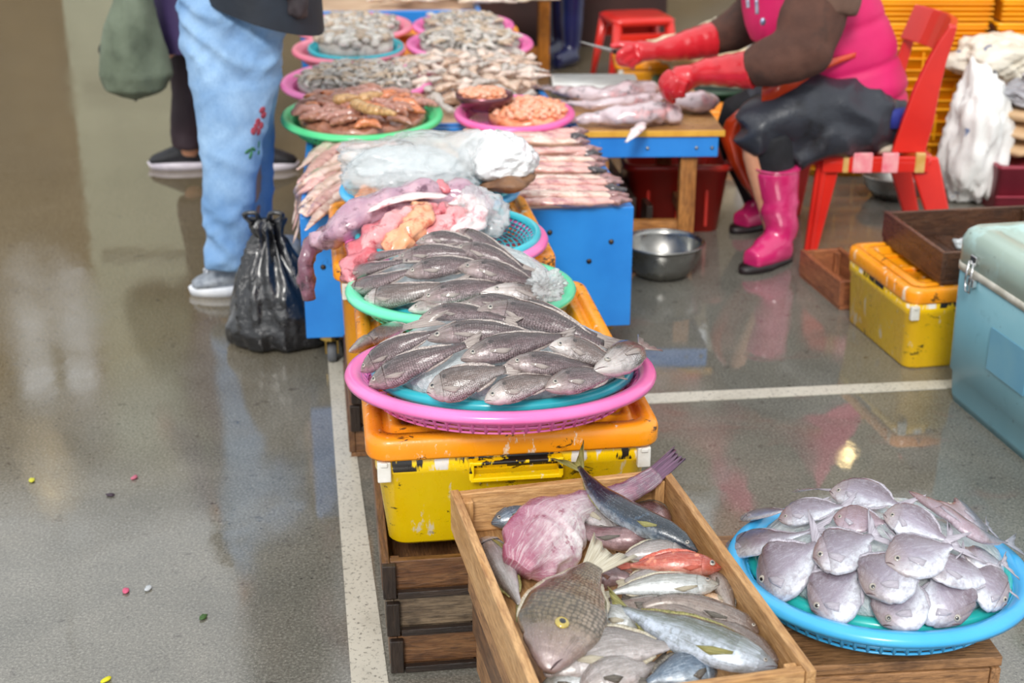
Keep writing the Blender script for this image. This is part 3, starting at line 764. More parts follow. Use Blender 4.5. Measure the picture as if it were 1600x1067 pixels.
def pile(name, lst, dome, prof, mats, group, lean, lift=.012, **kw):
    for k, it in enumerate(lst):
        label, pts, hp = it[0], it[1], it[2]; o = dict(kw); o.update(it[3] if len(it) > 3 else {})
        sl = o.pop('slide', 0); lf = o.pop('lift', lift); mt = o.pop('mats', mats); zs = o.pop('zs', None)
        P3 = []
        for i, (x, y) in enumerate(pts):
            P3.append(dome.hit(x, y, lf, sl))
        fish(name, label, group, P3, hp, o.pop('prof', prof), mt, lean=o.pop('lean', lean), seed=k * 3.1, **o)
G1 = 'grey fish in the large pink basket'; c_ = (CRO, CFIN); cp = (CRO2, CFIN)
pile('croaker', [
 ('grey-purple fish at the back left edge of the large pink basket, its eye hidden', [(546, 549), (590, 527), (645, 508), (700, 495)], 30, dict(slide=0)),
 ('short grey fish at the very back left of the pile in the large pink basket', [(655, 499), (700, 488), (760, 492), (815, 505)], 26, dict(slide=-.005)),
 ('dark fish lying behind the topmost fish of the large pink basket', [(716, 483), (765, 473), (820, 480), (880, 500)], 26, dict(slide=.0)),
 ('darkest slim fish running down the back right of the large pink basket', [(797, 472), (845, 484), (905, 512), (965, 538)], 24, dict(slide=.0)),
 ('large curved fish on top of the large pink basket with a ridged back', [(742, 487), (795, 488), (868, 506), (925, 530), (975, 545)], 40, dict(slide=.010, pect=.12)),
 ('second fish from the left in the large pink basket, snout down', [(564, 581), (608, 550), (660, 526), (715, 512)], 33, dict(slide=.006)),
 ('round-eyed fish across the middle back of the large pink basket', [(668, 531), (730, 519), (800, 520), (885, 532)], 33, dict(slide=.012, eye=(.10, .25, .27))),
 ('long grey fish at the front left of the large pink basket, reddish eye', [(577, 603), (630, 577), (690, 552), (760, 528)], 41, dict(slide=.012, eyemat=None)),
 ('grey fish in the centre of the large pink basket with a pale eye', [(720, 562), (780, 545), (850, 530), (905, 522)], 40, dict(slide=.018)),
 ('pale-headed fish with mouth open, in front of the centre of the large pink basket', [(790, 569), (845, 569), (900, 572), (950, 570)], 35, dict(slide=.020, mats=c_)),
 ('white-bellied fish on the right side of the large pink basket', [(858, 541), (895, 545), (940, 560), (985, 572)], 36, dict(slide=.028, mats=cp)),
 ('fish with a frayed white tail at the right rim of the large pink basket', [(928, 580), (958, 570), (985, 552), (1016, 536)], 48, dict(slide=.034, mats=cp, body_frac=.72, tail=(.2, .95, .3))),
 ('stout white-headed fish at the front centre of the large pink basket', [(667, 613), (715, 600), (765, 583), (815, 572)], 49, dict(slide=.018, mats=cp)),
 ('frontmost fish of the large pink basket, snout over the cyan rim', [(757, 627), (800, 609), (850, 596), (900, 588)], 38, dict(slide=.018, mats=cp)),
 ('plump fish at the front right of the large pink basket', [(852, 608), (890, 596), (935, 588), (975, 582)], 39, dict(slide=.022)),
], D1, 'croaker', c_, G1, .72, eye=(.115, .2, .2))
G2 = 'grey fish in the mint green basket'
pile('croaker', [
 ('short brown-grey fish at the back of the mint basket, left of the topmost', [(650, 380), (690, 374), (730, 378), (770, 385)], 24, {}),
 ('fish at the upper back of the mint basket, head up by the offal', [(713, 361), (750, 377), (795, 402), (845, 435)], 25, dict(slide=.004)),
 ('slender dark fish at the far left back of the mint basket', [(556, 412), (605, 398), (660, 388), (715, 385)], 18, {}),
 ('fish in the second row of the mint basket, dark shoulder spot', [(618, 406), (665, 397), (720, 396), (775, 404)], 27, dict(slide=.004)),
 ('pink-snouted spotted fish near the top right of the mint basket', [(708, 388), (755, 396), (800, 415), (850, 444)], 28, dict(slide=.010)),
 ('upper of the small-headed fish at the left rim of the mint basket', [(542, 431), (585, 419), (630, 408), (675, 402)], 24, dict(slide=.004)),
 ('lower left fish of the mint basket with its snout at the rim', [(546, 453), (590, 442), (640, 424), (690, 414)], 27, dict(slide=.008)),
 ('bright-eyed fish in the very middle of the mint basket', [(633, 430), (685, 418), (735, 414), (790, 422)], 31, dict(slide=.012)),
 ('large-eyed fish right of the middle of the mint basket', [(716, 419), (765, 424), (815, 436), (862, 455)], 33, dict(slide=.018)),
 ('front left fish of the mint basket with a dark shoulder spot', [(569, 467), (625, 461), (685, 448), (740, 437)], 34, dict(slide=.012, mats=cp)),
 ('pale-eyed fish at the front middle of the mint basket', [(657, 470), (705, 458), (760, 448), (815, 446)], 33, dict(slide=.018)),
 ('white-headed fish with red-rimmed eye at the right of the mint basket', [(751, 458), (795, 457), (838, 462), (890, 443)], 32, dict(slide=.024, mats=cp)),
 ('lowest fish of the mint basket, close to the large pink basket', [(638, 485), (690, 475), (745, 470), (800, 474)], 26, dict(slide=.010, mats=cp)),
 ('tail-end fish poking out beside the clear plastic at the right of the mint basket', [(790, 428), (825, 432), (850, 438), (878, 445)], 18, dict(slide=.012, eye=None, gill=False, mouth=False)),
], D2, 'croaker', c_, G2, .72, eye=(.115, .2, .2))

# ------------------------------------------------------------------ blue tray of pomfrets
p3, R3 = pxbasket('large light blue tray of flat silver fish on the upturned crate', 'trays on the right', 1372, 879, 470, .318, .050, B_blu, (math.radians(-3.4), 0))
q3, r3 = pxbasket('teal tray nested inside the light blue tray', 'trays on the right', 1374, 874, 408, .308, .030, B_teal, (math.radians(-3.4), 0), rim=.022)
D3 = Dome(q3, r3 * 1.04, q3[2] - .006, .088, math.radians(-3.4))
D3.mound('crushed ice under the flat silver fish', M_ice, 'crushed ice beds', Rm=r3 * .9)
G3 = 'flat silver fish on the blue tray'; pr = (POM2, PFIN)
pile('pomfret', [
 ('small dark-edged fish at the top left of the silver pile', [(1240, 768), (1275, 764), (1330, 768)], 20, dict(mats=pr)),
 ('upper left silver fish with its snout over the tray rim', [(1159, 806), (1210, 800), (1290, 786)], 32, {}),
 ('silver fish just under the top left one, rounded grey back', [(1216, 812), (1265, 797), (1345, 788)], 36, dict(slide=.008)),
 ('top silver fish of the pile, lying nearly level', [(1296, 768), (1350, 772), (1430, 798)], 46, dict(slide=.012)),
 ('rosy flat fish at the upper right with a reddish flank', [(1458, 782), (1505, 800), (1556, 832)], 44, dict(mats=pr, slide=.002)),
 ('narrow brown fish seen edge-on with a forked tail at the right', [(1420, 768), (1480, 802), (1530, 836), (1598, 853)], 22, dict(mats=pr, slide=.022, wr=.5, tail=(.2, 1.6, .6), body_frac=.78, lift=.02)),
 ('silver fish on the left with a long pinkish flank', [(1136, 849), (1200, 846), (1318, 816)], 50, dict(slide=.006)),
 ('fish with a red-brown belly in the upper middle of the pile', [(1302, 808), (1345, 812), (1405, 818)], 40, dict(mats=pr, slide=.012)),
 ('small-headed silver fish at the far right rim under the edge-on fish', [(1500, 858), (1530, 872), (1582, 884)], 36, dict(slide=.010)),
 ('big flat fish at the lower left with a folded side fin', [(1184, 912), (1232, 882), (1300, 832)], 84, dict(slide=.010)),
 ('flat fish at the front left of the tray, head down', [(1268, 954), (1306, 925), (1352, 874)], 84, dict(slide=.004)),
 ('flat fish at the front centre of the tray, head down', [(1379, 978), (1408, 940), (1440, 880)], 84, dict(slide=.004)),
 ('flat fish at the front right of the tray with a red snout', [(1500, 976), (1476, 932), (1452, 876)], 86, dict(slide=.006)),
 ('rightmost flat fish with its dark mouth open', [(1572, 944), (1545, 916), (1490, 880)], 62, dict(slide=.006)),
 ('pale flat fish on the right between the front right one and the tail', [(1440, 886), (1490, 892), (1578, 906)], 52, dict(slide=.016)),
 ('grey flat fish left of centre with wide open eye', [(1270, 872), (1315, 858), (1385, 828)], 68, dict(slide=.018)),
 ('flat fish in the centre foreground, broad violet flank', [(1353, 928), (1388, 896), (1425, 846)], 88, dict(slide=.018)),
 ('flat fish in the middle of the pile lying over the violet one', [(1384, 880), (1430, 868), (1510, 846)], 72, dict(slide=.028)),
 ('flat fish above the middle with rounded forehead and tail to the right', [(1380, 804), (1425, 815), (1500, 856)], 48, dict(slide=.030)),
], D3, 'pomfret', (POM, PFIN), G3, .45, eye=(.14, -.05, .12), tail=(.2, 1.1, .6), dfin=.14, body_frac=.80, pect=.17, lift=.010)
#@@CRATEFISH
# ================================================================== MIXED CATCH IN THE WOODEN CRATE
MACK = fishmat('mackerel_skin', '101a26', '2c4258', 'b8c4cc', '0a0f16', head='1c2830', vlo=.0, vmid=.16, vhi=.38, rough=.2, spotc='3c5064', streak=.25)
BLUS = fishmat('blue_silver_skin', '2c3c4c', '66788c', 'c0ccd6', '445468', head='54606c', vlo=.1, vmid=.5, vhi=.85, rough=.18)
MONK = fishmat('monkfish_belly', 'a05c74', 'e4d6d6', 'f2ecea', 'b88898', head='9c4664', vlo=.1, vmid=.4, vhi=1.0, rough=.3, spotc='8c3a50', tailc='5c3850')
MONKT = fishmat('monkfish_tail', '4a3040', '7c5a6c', 'd8c8cc', '64465a', vlo=.15, vmid=.4, vhi=.7, rough=.25)
SNAP = fishmat('snapper_skin', '54452a', '86745a', 'a49280', '342a18', scales=18, head='a58e90', vlo=.1, vmid=.5, vhi=.92, rough=.22)
REDF = fishmat('red_fish_skin', '9c3826', 'bc5640', 'd0a090', '84301f', head='ac4836', vlo=.1, vmid=.4, vhi=.8, rough=.3, spotc='e08a68')
BARR = fishmat('lizardfish_skin', '5c5a50', 'a8a8a4', 'e4e8ea', '84847c', head='9c9c94', vlo=.35, vmid=.62, vhi=.9, rough=.2)
GOBY = fishmat('goby_skin', '54463e', '86766c', 'b4a8a0', '5c4c44', head='6c5850', vlo=.1, vmid=.5, vhi=.9, rough=.3, spotc='4a3c34')
GREY = fishmat('grey_fish_skin', '6a625c', 'a09894', 'd4cccc', '827a76', head='9c9290', vlo=.1, vmid=.45, vhi=.9, rough=.26)
YTAI = fishmat('yellowtail_skin', '4a4a34', '747c78', 'd2dcec', '666c60', head='8a9098', vlo=.42, vmid=.62, vhi=.8, rough=.16)
BRNF = fishmat('brown_fish_skin', '4c3430', '826062', 'a88c8e', '5a4040', head='80605e', vlo=.1, vmid=.5, vhi=.9, rough=.25)
F_dk = finmat('dark_fin', '3a3430', '80786c'); F_ye = finmat('yellow_fin', '6c6a34', 'a8a060'); F_pk = finmat('purple_fin', '4a2c44', '7c5470')
F_wh = finmat('pale_fin', 'a89c84', 'ccc4b0'); F_rd = finmat('red_fin', 'b84030', 'd87860'); F_or = finmat('brown_fin', '6c4034', '94644c')
def cf(name, label, pts, hp, prof, mats, cat='fish', **k):
    """pts: (px, py, z)"""
    return fish(name, label, None, [at(*q) for q in pts], hp, prof, mats, cat=cat, **k)
Z0 = .305   # crate floor + a little
cf('sardine', 'small blue-silver fish in the back left corner of the wooden crate', [(768, 818, .325), (805, 806, .328), (850, 792, .325), (885, 782, .32)], 36, 'slim', (BLUS, F_dk), eye=(.1, .1, .16), lean=.6)
cf('grey_fish', 'pale grey fish along the left wall of the mixed crate', [(752, 842, .32), (775, 868, .328), (792, 905, .325), (812, 945, .318), (822, 968, .318)], 44, 'slim', (GREY, F_ye), dors='l', lean=.5, eye=None, mouth=False)
cf('dark_fish', 'dark rounded fish in the back right corner of the mixed crate', [(1045, 822, .32), (1015, 803, .322), (985, 798, .32), (960, 800, .318)], 40, 'slim', (BRNF, F_dk), eye=None, mouth=False)
cf('grey_fish', 'grey fish wedged between the mackerel and the monkfish in the crate', [(962, 842, .335), (940, 815, .345), (918, 782, .352), (900, 752, .36)], 40, 'slim', (GREY, F_wh), dors='r', lean=.6, eye=None, mouth=False)
cf('monkfish', 'pink and white belly-up monkfish with a long purple tail in the wooden crate', [(812, 893, .335), (850, 845, .350), (896, 796, .362), (965, 775, .366), (1015, 748, .378), (1062, 708, .392)], 118, 'monk', (MONK, F_pk), body_frac=.84, eye=None, gill=False, mouth=False, pect=.0, dfin=0, tail=(.2, .24, .1), lean=.8, rough=.16, wr=.42, hm=.056, n=90, m=64)
cf('mackerel', 'dark blue mackerel lying diagonally with its tail above the crate rim', [(1090, 862, .352), (1050, 836, .366), (995, 812, .375), (940, 775, .383), (905, 730, .392), (886, 702, .402)], 40, 'slim', (MACK, F_ye), dors='r', body_frac=.86, tail=(.14, 1.35, .75), eye=(.07, .0, .14), lean=.6, pect=.1, dfin=.1)
cf('brown_fish', 'purple-brown blunt-headed fish under the mackerel', [(1011, 847, .345), (975, 842, .35), (938, 838, .345), (905, 820, .335), (890, 800, .33)], 34, 'goby', (BRNF, F_dk), lean=.7, eye=(.08, .35, .16))
cf('stonefish', 'mottled brown spiny fish pressed behind the scaly snapper', [(925, 905, .33), (955, 900, .335), (985, 905, .335), (1005, 912, .33)], 34, 'goby', (BRNF, F_or), dfin=.6, lean=.6, eye=None, mouth=False)
cf('grey_fish', 'pale grey fish directly behind the red fish', [(1075, 868, .345), (1030, 862, .35), (985, 868, .348), (950, 885, .335)], 34, 'slim', (GREY, F_wh), lean=.6, eye=None, mouth=False)
cf('red_fish', 'small red fish in the middle of the wooden crate', [(1127, 888, .352), (1080, 882, .36), (1030, 881, .36), (985, 884, .352), (950, 884, .346)], 36, 'slim', (REDF, F_rd), body_frac=.8, tail=(.2, .45, .1), eye=(.13, .3, .26), lean=.8, dfin=.35)
cf('grey_fish', 'grey rounded fish between the red fish and the silver one', [(1060, 908, .335), (1025, 905, .34), (990, 905, .34), (960, 915, .33)], 34, 'slim', (GREY, F_wh), lean=.6, eye=None, mouth=False)
cf('lizardfish', 'slim silver-white fish with a pointed snout below the red fish', [(1124, 914, .345), (1075, 915, .352), (1020, 915, .352), (965, 924, .345), (920, 940, .335)], 36, 'slim', (BARR, F_wh), eye=(.14, .45, .26), lean=.75, wr=.7)
cf('goby', 'narrow brown fish curving along the right wall of the mixed crate', [(1108, 893, .345), (1128, 915, .34), (1142, 945, .335), (1158, 975, .325)], 26, 'slim', (GOBY, F_dk), dors='r', lean=.5, eye=None, mouth=False, gill=False)
cf('flounder_piece', 'orange and white fish belly showing near the right wall of the crate', [(1120, 935, .325), (1110, 950, .326), (1098, 962, .325), (1085, 972, .32)], 40, 'slim', (fishmat('orange_belly', 'b07c50', 'd8b490', 'e8dcd0', 'c09468'), F_wh), eye=None, mouth=False, gill=False, lean=.4)
cf('goby', 'long grey-brown goby with a dark blunt head near the right wall', [(1184, 992, .335), (1140, 970, .345), (1090, 948, .35), (1040, 940, .35), (995, 950, .345)], 38, 'goby', (GOBY, F_dk), body_frac=.95, tail=(.1, .5, .1), lean=.6, eye=(.06, .4, .14))
cf('goby', 'brown fish running down to the front right corner of the crate', [(1214, 1036, .335), (1165, 1002, .34), (1110, 975, .34), (1050, 950, .345), (970, 935, .335)], 34, 'goby', (GOBY, F_dk), body_frac=.95, tail=(.1, .5, .1), lean=.6, eye=None)
cf('grey_fish', 'grey-brown fish under the goby in the centre of the crate', [(1080, 968, .33), (1030, 955, .335), (980, 945, .335), (945, 935, .33)], 40, 'slim', (GOBY, F_dk), lean=.6, eye=None, mouth=False)
cf('silver_fish', 'silver fish head with an open eye beside the yellow-tailed fish', [(1003, 984, .34), (965, 968, .345), (930, 960, .34), (895, 955, .33)], 44, 'slim', (BARR, F_wh), eye=(.13, .35, .2), lean=.6)
cf('snapper', 'big brown scaly snapper with a yellow eye at the front left of the crate', [(858, 1050, .352), (868, 1005, .368), (885, 955, .378), (912, 905, .382), (935, 878, .385), (962, 852, .392)], 122, 'snapper', (SNAP, F_wh), dors='l', body_frac=.80, tail=(.2, .62, .35), eye=(.27, -.02, .17), eyemat=eye_y, lean=.7, pect=.0, dfin=.16, wr=.42, n=40, m=24)
cf('grey_fish', 'pale grey fish in the front of the crate, blunt tail to the right', [(850, 1054, .335), (900, 1030, .345), (960, 1012, .352), (1035, 1010, .352), (1086, 998, .35)], 66, 'slim', (GREY, F_wh), body_frac=.84, tail=(.2, .45, .08), eye=None, lean=.6, wr=.45, mouth=False)
cf('yellowtail', 'silver-blue fish with an olive back and yellow tail across the crate front', [(1214, 1042, .345), (1160, 1024, .357), (1100, 1003, .362), (1035, 978, .363), (975, 952, .362), (938, 936, .362)], 60, 'slim', (YTAI, F_ye), body_frac=.88, tail=(.14, .7, .6), eye=(.08, .1, .1), lean=.65, wr=.5)
cf('silver_fish', 'dark silver fish at the very front of the crate, right of centre', [(1120, 1050, .325), (1075, 1052, .33), (1030, 1060, .33), (990, 1075, .325)], 60, 'slim', (BLUS, F_dk), lean=.6, eye=None, mouth=False)
cf('grey_fish', 'grey fish at the very front edge of the crate, left of centre', [(905, 1078, .325), (950, 1060, .33), (1000, 1045, .33), (1050, 1035, .325)], 60, 'slim', (GREY, F_dk), lean=.6, eye=None, mouth=False)
cf('grey_fish', 'small pale fish at the front left corner of the crate', [(845, 1072, .32), (885, 1066, .325), (930, 1062, .325), (970, 1062, .32)], 34, 'slim', (BARR, F_dk), lean=.6, eye=None, mouth=False)
D4 = Dome(tuple(at(960, 930, .30)), .5, .302, .0)
#@@OFFAL
# ================================================================== OFFAL, MONKFISH AND BAGS ON THE SECOND BOX
p4, R4 = pxbasket('pink basket under the offal and monkfish, mostly covered', 'baskets under the offal', 698, 366, 318, .505, .044, B_pink)
q4, r4 = pxbasket('cyan lattice basket nested in the pink one beside the offal', 'baskets under the offal', 700, 358, 292, .515, .040, B_cyan, rim=.016, lattice=True)
p5, R5 = pxbasket('blue basket with cyan lattice under the clear bag of ice', 'baskets under the offal', 672, 288, 284, .505, .042, B_blu)
q5, r5 = pxbasket('cyan lattice basket nested in the blue one under the ice bag', 'baskets under the offal', 674, 283, 262, .514, .038, B_cyan, rim=.014, lattice=True)
def meat(name, a, b, c, rough=.22):
    return plain(name, a, b, 22, rough, .6, 60, coat=.8, spots=[(c, 30, .52, .66)], sss=.12, bdist=.006)
OF_pink = meat('pink_offal', 'e08c90', 'f0b8b8', 'b83848'); OF_red = meat('red_offal', 'c84c58', 'e08890', '8c1828'); OF_or = meat('orange_liver', 'f0a070', 'f2b890', 'd06038')
OF_wh = meat('pale_offal', 'ecd4d4', 'f4e8e6', 'd89098'); OF_pur = meat('purple_skin', 'a88094', 'c8a4b0', '6c4458'); OF_dk = meat('dark_fin_skin', '2c2628', '4a4044', '14100f')
def mk(name, label, pts, w_, h_, mat, cat='offal', seed=0, group=None, amp=.3, tab=None, n=36, m=20, flatc=True, zoff=0):
    q = [at(x, y, z) for x, y, z in pts]; s_ = mpp(q[len(q) // 2])
    mb = strand(q, w_ * s_, h_ * s_, n, m, seed, amp, tab=tab); noisy(mb, .0035, 45, seed, 3)
    c = sum(q, V((0, 0, 0))) / len(q); o = mb.build(name, mat, None, c, off=c); return tag(o, label, cat, group)
mk('offal', 'long pink offal strip at the back of the heap, under the monkfish body', [(600, 400, .50), (650, 345, .525), (720, 322, .535), (775, 335, .51)], 34, 22, OF_pink, seed=1)
mk('offal', 'blood-red ragged offal sliding down to the mint basket', [(548, 440, .475), (560, 412, .49), (580, 385, .51), (615, 350, .53), (660, 335, .54)], 26, 18, OF_red, seed=2, amp=.4)
mk('offal', 'pink fleshy roll at the left front of the offal heap', [(566, 400, .50), (590, 372, .53), (630, 345, .55), (690, 322, .56)], 20, 18, OF_pink, seed=3)
mk('liver', 'bright orange liver in the middle of the offal heap', [(610, 398, .515), (628, 372, .535), (652, 352, .555), (660, 328, .565), (640, 318, .565)], 22, 16, OF_or, 'liver', seed=4)
mk('offal', 'smooth pink lobe right of the orange liver', [(640, 388, .51), (670, 368, .53), (705, 345, .55), (735, 325, .555)], 20, 16, OF_pink, seed=5)
mk('stomach', 'white and pink stomach curling at the right of the offal heap', [(690, 372, .52), (722, 358, .54), (748, 338, .55), (735, 318, .555), (700, 318, .56)], 17, 17, OF_wh, 'offal', seed=6)
mk('offal', 'dark red pocket of offal under the white curl', [(650, 350, .54), (685, 335, .555), (715, 330, .555)], 16, 14, OF_red, seed=7)
mk('liver', 'orange liver lying over the monkfish at the back left', [(558, 318, .52), (585, 295, .545), (615, 283, .56), (648, 285, .555)], 17, 14, OF_or, 'liver', seed=8)
mk('black_fin', 'black skinny fin between monkfish and offal', [(544, 376, .50), (558, 355, .52), (580, 335, .535)], 9, 5, OF_dk, 'fin', seed=9)
def hangfish():
    pts = [(770, 322, .535), (700, 306, .56), (630, 312, .565), (575, 330, .55), (535, 358, .52)]
    q = [at(*p) for p in pts]
    e = at(500, 375, .485); q += [e, onY(480, 400, e.y - .02), onY(478, 430, e.y - .03), onY(484, 468, e.y - .03)]
    root = thing('monkfish', 'skinned purple-pink monkfish draped over the orange box, dark tail hanging down', 'fish', q[3])
    mb = strand(q[:6], 34 * mpp(q[2]), 26 * mpp(q[2]), 40, 20, 3, .25, tab=[(0, .3), (.1, .9), (.35, 1), (.7, .85), (1, .62)]); noisy(mb, .004, 40, 3); mb.build('body', OF_pur, root, off=q[3])
    mb = strand(q[4:], 17 * mpp(q[5]), 15 * mpp(q[5]), 40, 16, 5, .2, S=V((0, -.5, .4)), tab=[(0, 1), (.2, 1), (.6, .8), (.85, .85), (1, .5)]); noisy(mb, .003, 40, 4)
    mb.build('tail', meat('purple_tail_skin', '6c4454', '84586a', '3c2430'), root, off=q[3])
    mb = strand([at(700, 306, .58), at(650, 306, .585), at(600, 318, .575), at(575, 332, .565)], 14 * mpp(q[2]), 5 * mpp(q[2]), 24, 10, 2, .2); mb.build('pale_fillet', OF_wh, root, off=q[3])
    mb = strand([at(705, 300, .575), at(690, 288, .59), at(685, 280, .60)], 14 * mpp(q[2]), 5 * mpp(q[2]), 12, 10, 2, .2); mb.build('side_fin', OF_red, root, off=q[3])
hangfish()
def poly_clear(name, tint, rough, trans, al=1.0):
    if name in MATS: return MATS[name]
    s = NT(name); co = s.coord('Object'); f = s.noise(co, 30, 5, .6, .6); g = s.noise(co, 9, 3, .5)
    s.set(Base_Color=lin(tint), Roughness=rough, Transmission_Weight=trans, IOR=1.15, Coat_Weight=1.0, Coat_Roughness=.06, Alpha=al)
    s.bump(s.math('ADD', f, g), .9, .012); MATS[name] = s.m; return s.m
BAG_clear = poly_clear('clear_bag_plastic', 'f6f8f8', .12, .35, .5); BAG_white = poly_clear('white_bag_plastic', 'f4f4f4', .25, .0); BAG_black = plain('black_bag_plastic', '0e0e10', '1a1a1e', 12, .18, .9, 26, coat=.6, bdist=.012)
def bagblob(name, label, c, r, mat, cat='bag', amp=.25, frq=9, seed=0, knot=None, group=None, ice=None, vox=None, sharp=.5, parts=()):
    mb = MB(); mb.ball((0, 0, 0), (1, 1, 1), 72, 44)
    out = []
    for p in mb.v:
        d = p.normalized(); k = 1 + amp * noise.noise(d * 1.4 + V((seed, 0, 0))) + amp * sharp * (.35 - abs(noise.noise(d * 3.1 + V((seed, 5, 0)))) * 1.6) + amp * sharp * .5 * (.3 - abs(noise.noise(d * 7 + V((seed, 9, 0)))) * 1.6)
        q = V((d.x * r[0] * k, d.y * r[1] * k, d.z * r[2] * k)); q.z = max(q.z, -r[2] * .86)
        if knot:
            for kd, kl in knot:
                a = max(0, d.dot(V(kd).normalized())); q += V(kd).normalized() * kl * a ** 14
        out.append(q)
    mb.v = out; root = thing(name, label, cat, V(c) - V((0, 0, r[2] * .86)), 0, group); o = mb.build('sack' if cat == 'sack' else 'bag_skin', mat, root, (0, 0, r[2] * .86))
    if ice:
        m2 = MB(); m2.ball((0, 0, 0), (r[0] * .8, r[1] * .8, r[2] * .75), 40, 24); m2.v = [p * (1 + .12 * noise.noise(p * 30)) for p in m2.v]
        i_ = m2.build('ice', M_ice, root, (0, 0, r[2] * .72)); i_['kind'] = 'stuff'
    return root
c = at(640, 262, .575); bagblob('ice_bag', 'big clear plastic bag of crushed ice, its twisted neck pointing up', (c.x - .01, c.y, .580), (.165, .14, .066), BAG_clear, amp=.28, knot=[((.75, 0, .62), .06)], ice=True, seed=3)
c = at(763, 252, .57); bagblob('white_bag', 'tied white plastic bag right of the clear ice bag', (c.x + .02, c.y, .580), (.092, .09, .058), BAG_white, amp=.22, seed=6)
c = at(750, 345, .52); bagblob('clear_bag', 'crumpled clear plastic bag at the right side of the offal', (c.x, c.y, .535), (.062, .085, .055), BAG_clear, amp=.35, seed=9)
c = at(853, 456, .51); bagblob('plastic_scrap', 'crumpled clear plastic scrap on the mint basket fish', (c.x, c.y, .522), (.034, .032, .026), BAG_clear, 'plastic scrap', amp=.5, seed=12, sharp=1.2)
mb = strand([at(748, 292, .535), at(790, 285, .54), at(828, 262, .545)], .045, .012, 20, 12, 3, .5); c = at(790, 280, .54)
tag(mb.build('dried_leaf', plain('dried_leaf', '6c4a34', '8c6444', 30, .5, .5, 80), None, c, off=c), 'crumpled dark brown leaf under the white bag', 'leaf')

# ------------------------------------------------------------------ fish strips laid across the first blue table
ST = meat('fish_strip_flesh', 'd9a49c', 'e8bcb0', 'b4787c'); ST2 = meat('fish_strip_pale', 'e2c0b0', 'ecd2c4', 'c08c84'); ST3 = meat('fish_strip_dark', '8c6464', 'b08480', '4c3430')
def strip_fish(x0, y0, x1, y1, z, th, mat, label, group, seed, hang=None, head=None):
    pts = [at(x0, y0, z), at((x0 + x1) / 2, (y0 + y1) / 2 + 2 * math.sin(seed * 2), z + .004), at(x1, y1, z)]
    if hang:
        for hx, hy, dz in hang: pts.append(at(hx, hy, z + dz) if dz > -.05 else onY(hx, hy, pts[2].y - .01))
    root = thing('fish_strip', label, 'fish', pts[0], 0, group); s_ = mpp(pts[0])
    mb = strand(pts, th * s_ * 1.9, .010, 34, 10, seed, .22, tab=[(0, .5), (.08, .95), (.4, 1), (.7, .9), (.92, .35 if hang else .8), (1, .12 if hang else .5)]); noisy(mb, .002, 60, seed); mb.build('fillet', mat, root, off=pts[0])
    d = (pts[1] - pts[0]).normalized(); hw = th * s_ * 1.6
    mb = strand([pts[0] - d * .03, pts[0], pts[0] + d * .04], hw, .013, 12, 10, seed, .3, tab=[(0, .3), (.5, 1), (1, .5)]); mb.build('head', ST3 if seed % 3 else OF_dk, root, off=pts[0])
ORD = ['frontmost', 'second', 'third', 'fourth', 'fifth', 'sixth', 'seventh', 'eighth', 'ninth', 'tenth', 'eleventh', 'twelfth', 'rearmost']
GR = 'fish strips on the right of the table'; GL = 'fish strips on the left of the table'
for k in range(13):
    y = 314 - k * 9.2 + R.uniform(-2, 2); xr = 968 - k * 5.8 + R.uniform(-8, 8)
    strip_fish(xr, y, 735 + R.uniform(-10, 10), y + R.uniform(-4, 5), .428 + .010 * (k % 2) , 6.2, (ST, ST2, ST)[k % 3], 'gutted pink fish strip at the right table edge, %s from the front' % ORD[k], GR, k + 1)
for k in range(9):
    y = 318 - k * 10.5; x0 = 610 + R.uniform(0, 25)
    hang = [(478 - k * 1.5 + R.uniform(-4, 4), y + 30 + R.uniform(-4, 12), .0)] if k not in (2, 4, 5) else [(482, y + 16, .0), (468 + R.uniform(-3, 3), y + 48, -.1), (458 - R.uniform(0, 5), y + 84, -.1)]
    strip_fish(x0, y - 22, 528 + R.uniform(-6, 6), y - 10 + R.uniform(-3, 3), .430 + .009 * (k % 2), 6.0, (ST2, ST, ST2)[k % 3], 'long pink fish strip drooping over the left table edge, %s from the front' % ORD[k], GL, k + 20, hang)
mk('fillet', 'wide beige fillet along the front right edge of the table', [(962, 318, .422), (900, 315, .424), (840, 318, .424), (790, 322, .422)], 15, 4, ST2, 'fillet', seed=31)
mk('fillet', 'pale end of a fillet at the front left corner of the table', [(476, 338, .425), (490, 322, .428), (512, 305, .428)], 13, 4, ST2, 'fillet', seed=33)

# ------------------------------------------------------------------ baskets on the far tables
TL = math.radians(4)
pg, Rg = pxbasket('bright green basket of orange-brown sea cucumbers and mantis shrimp', 'seafood baskets in the middle', 566, 175, 254, .475, .050, B_grn, (TL, 0))
pk, Rk = pxbasket('hot pink basket of orange shellfish meat with a bowl', 'seafood baskets in the middle', 804, 172, 190, .465, .040, B_hot, (TL, 0))
ps, Rs = pxbasket('wide pink basket of grey shellfish behind the green basket', 'seafood baskets in the middle', 558, 123, 238, .475, .045, B_pink, (TL, 0))
pa, Ra = pxbasket('salmon pink basket with a bitten-looking rim at the left, second from back', 'far pink baskets on the orange box', 545, 72, 178, .495, .042, B_salm, (TL, 0))
pb, Rb = pxbasket('salmon pink basket at the far left behind the others', 'far pink baskets on the orange box', 552, 38, 186, .495, .042, B_salm, (TL, 0))
pc, Rc = pxbasket('large pink basket at the right of the rear orange box', 'far pink baskets on the orange box', 734, 64, 200, .495, .045, B_pink, (TL, 0))
pd, Rd = pxbasket('pink basket at the back right, partly hidden by the large one', 'far pink baskets on the orange box', 724, 36, 160, .495, .040, B_pink, (TL, 0))
pe, Re = pxbasket('teal basket nested in the left salmon pink basket', 'far pink baskets on the orange box', 556, 70, 150, .502, .036, B_cyan, (TL, 0), rim=.014)
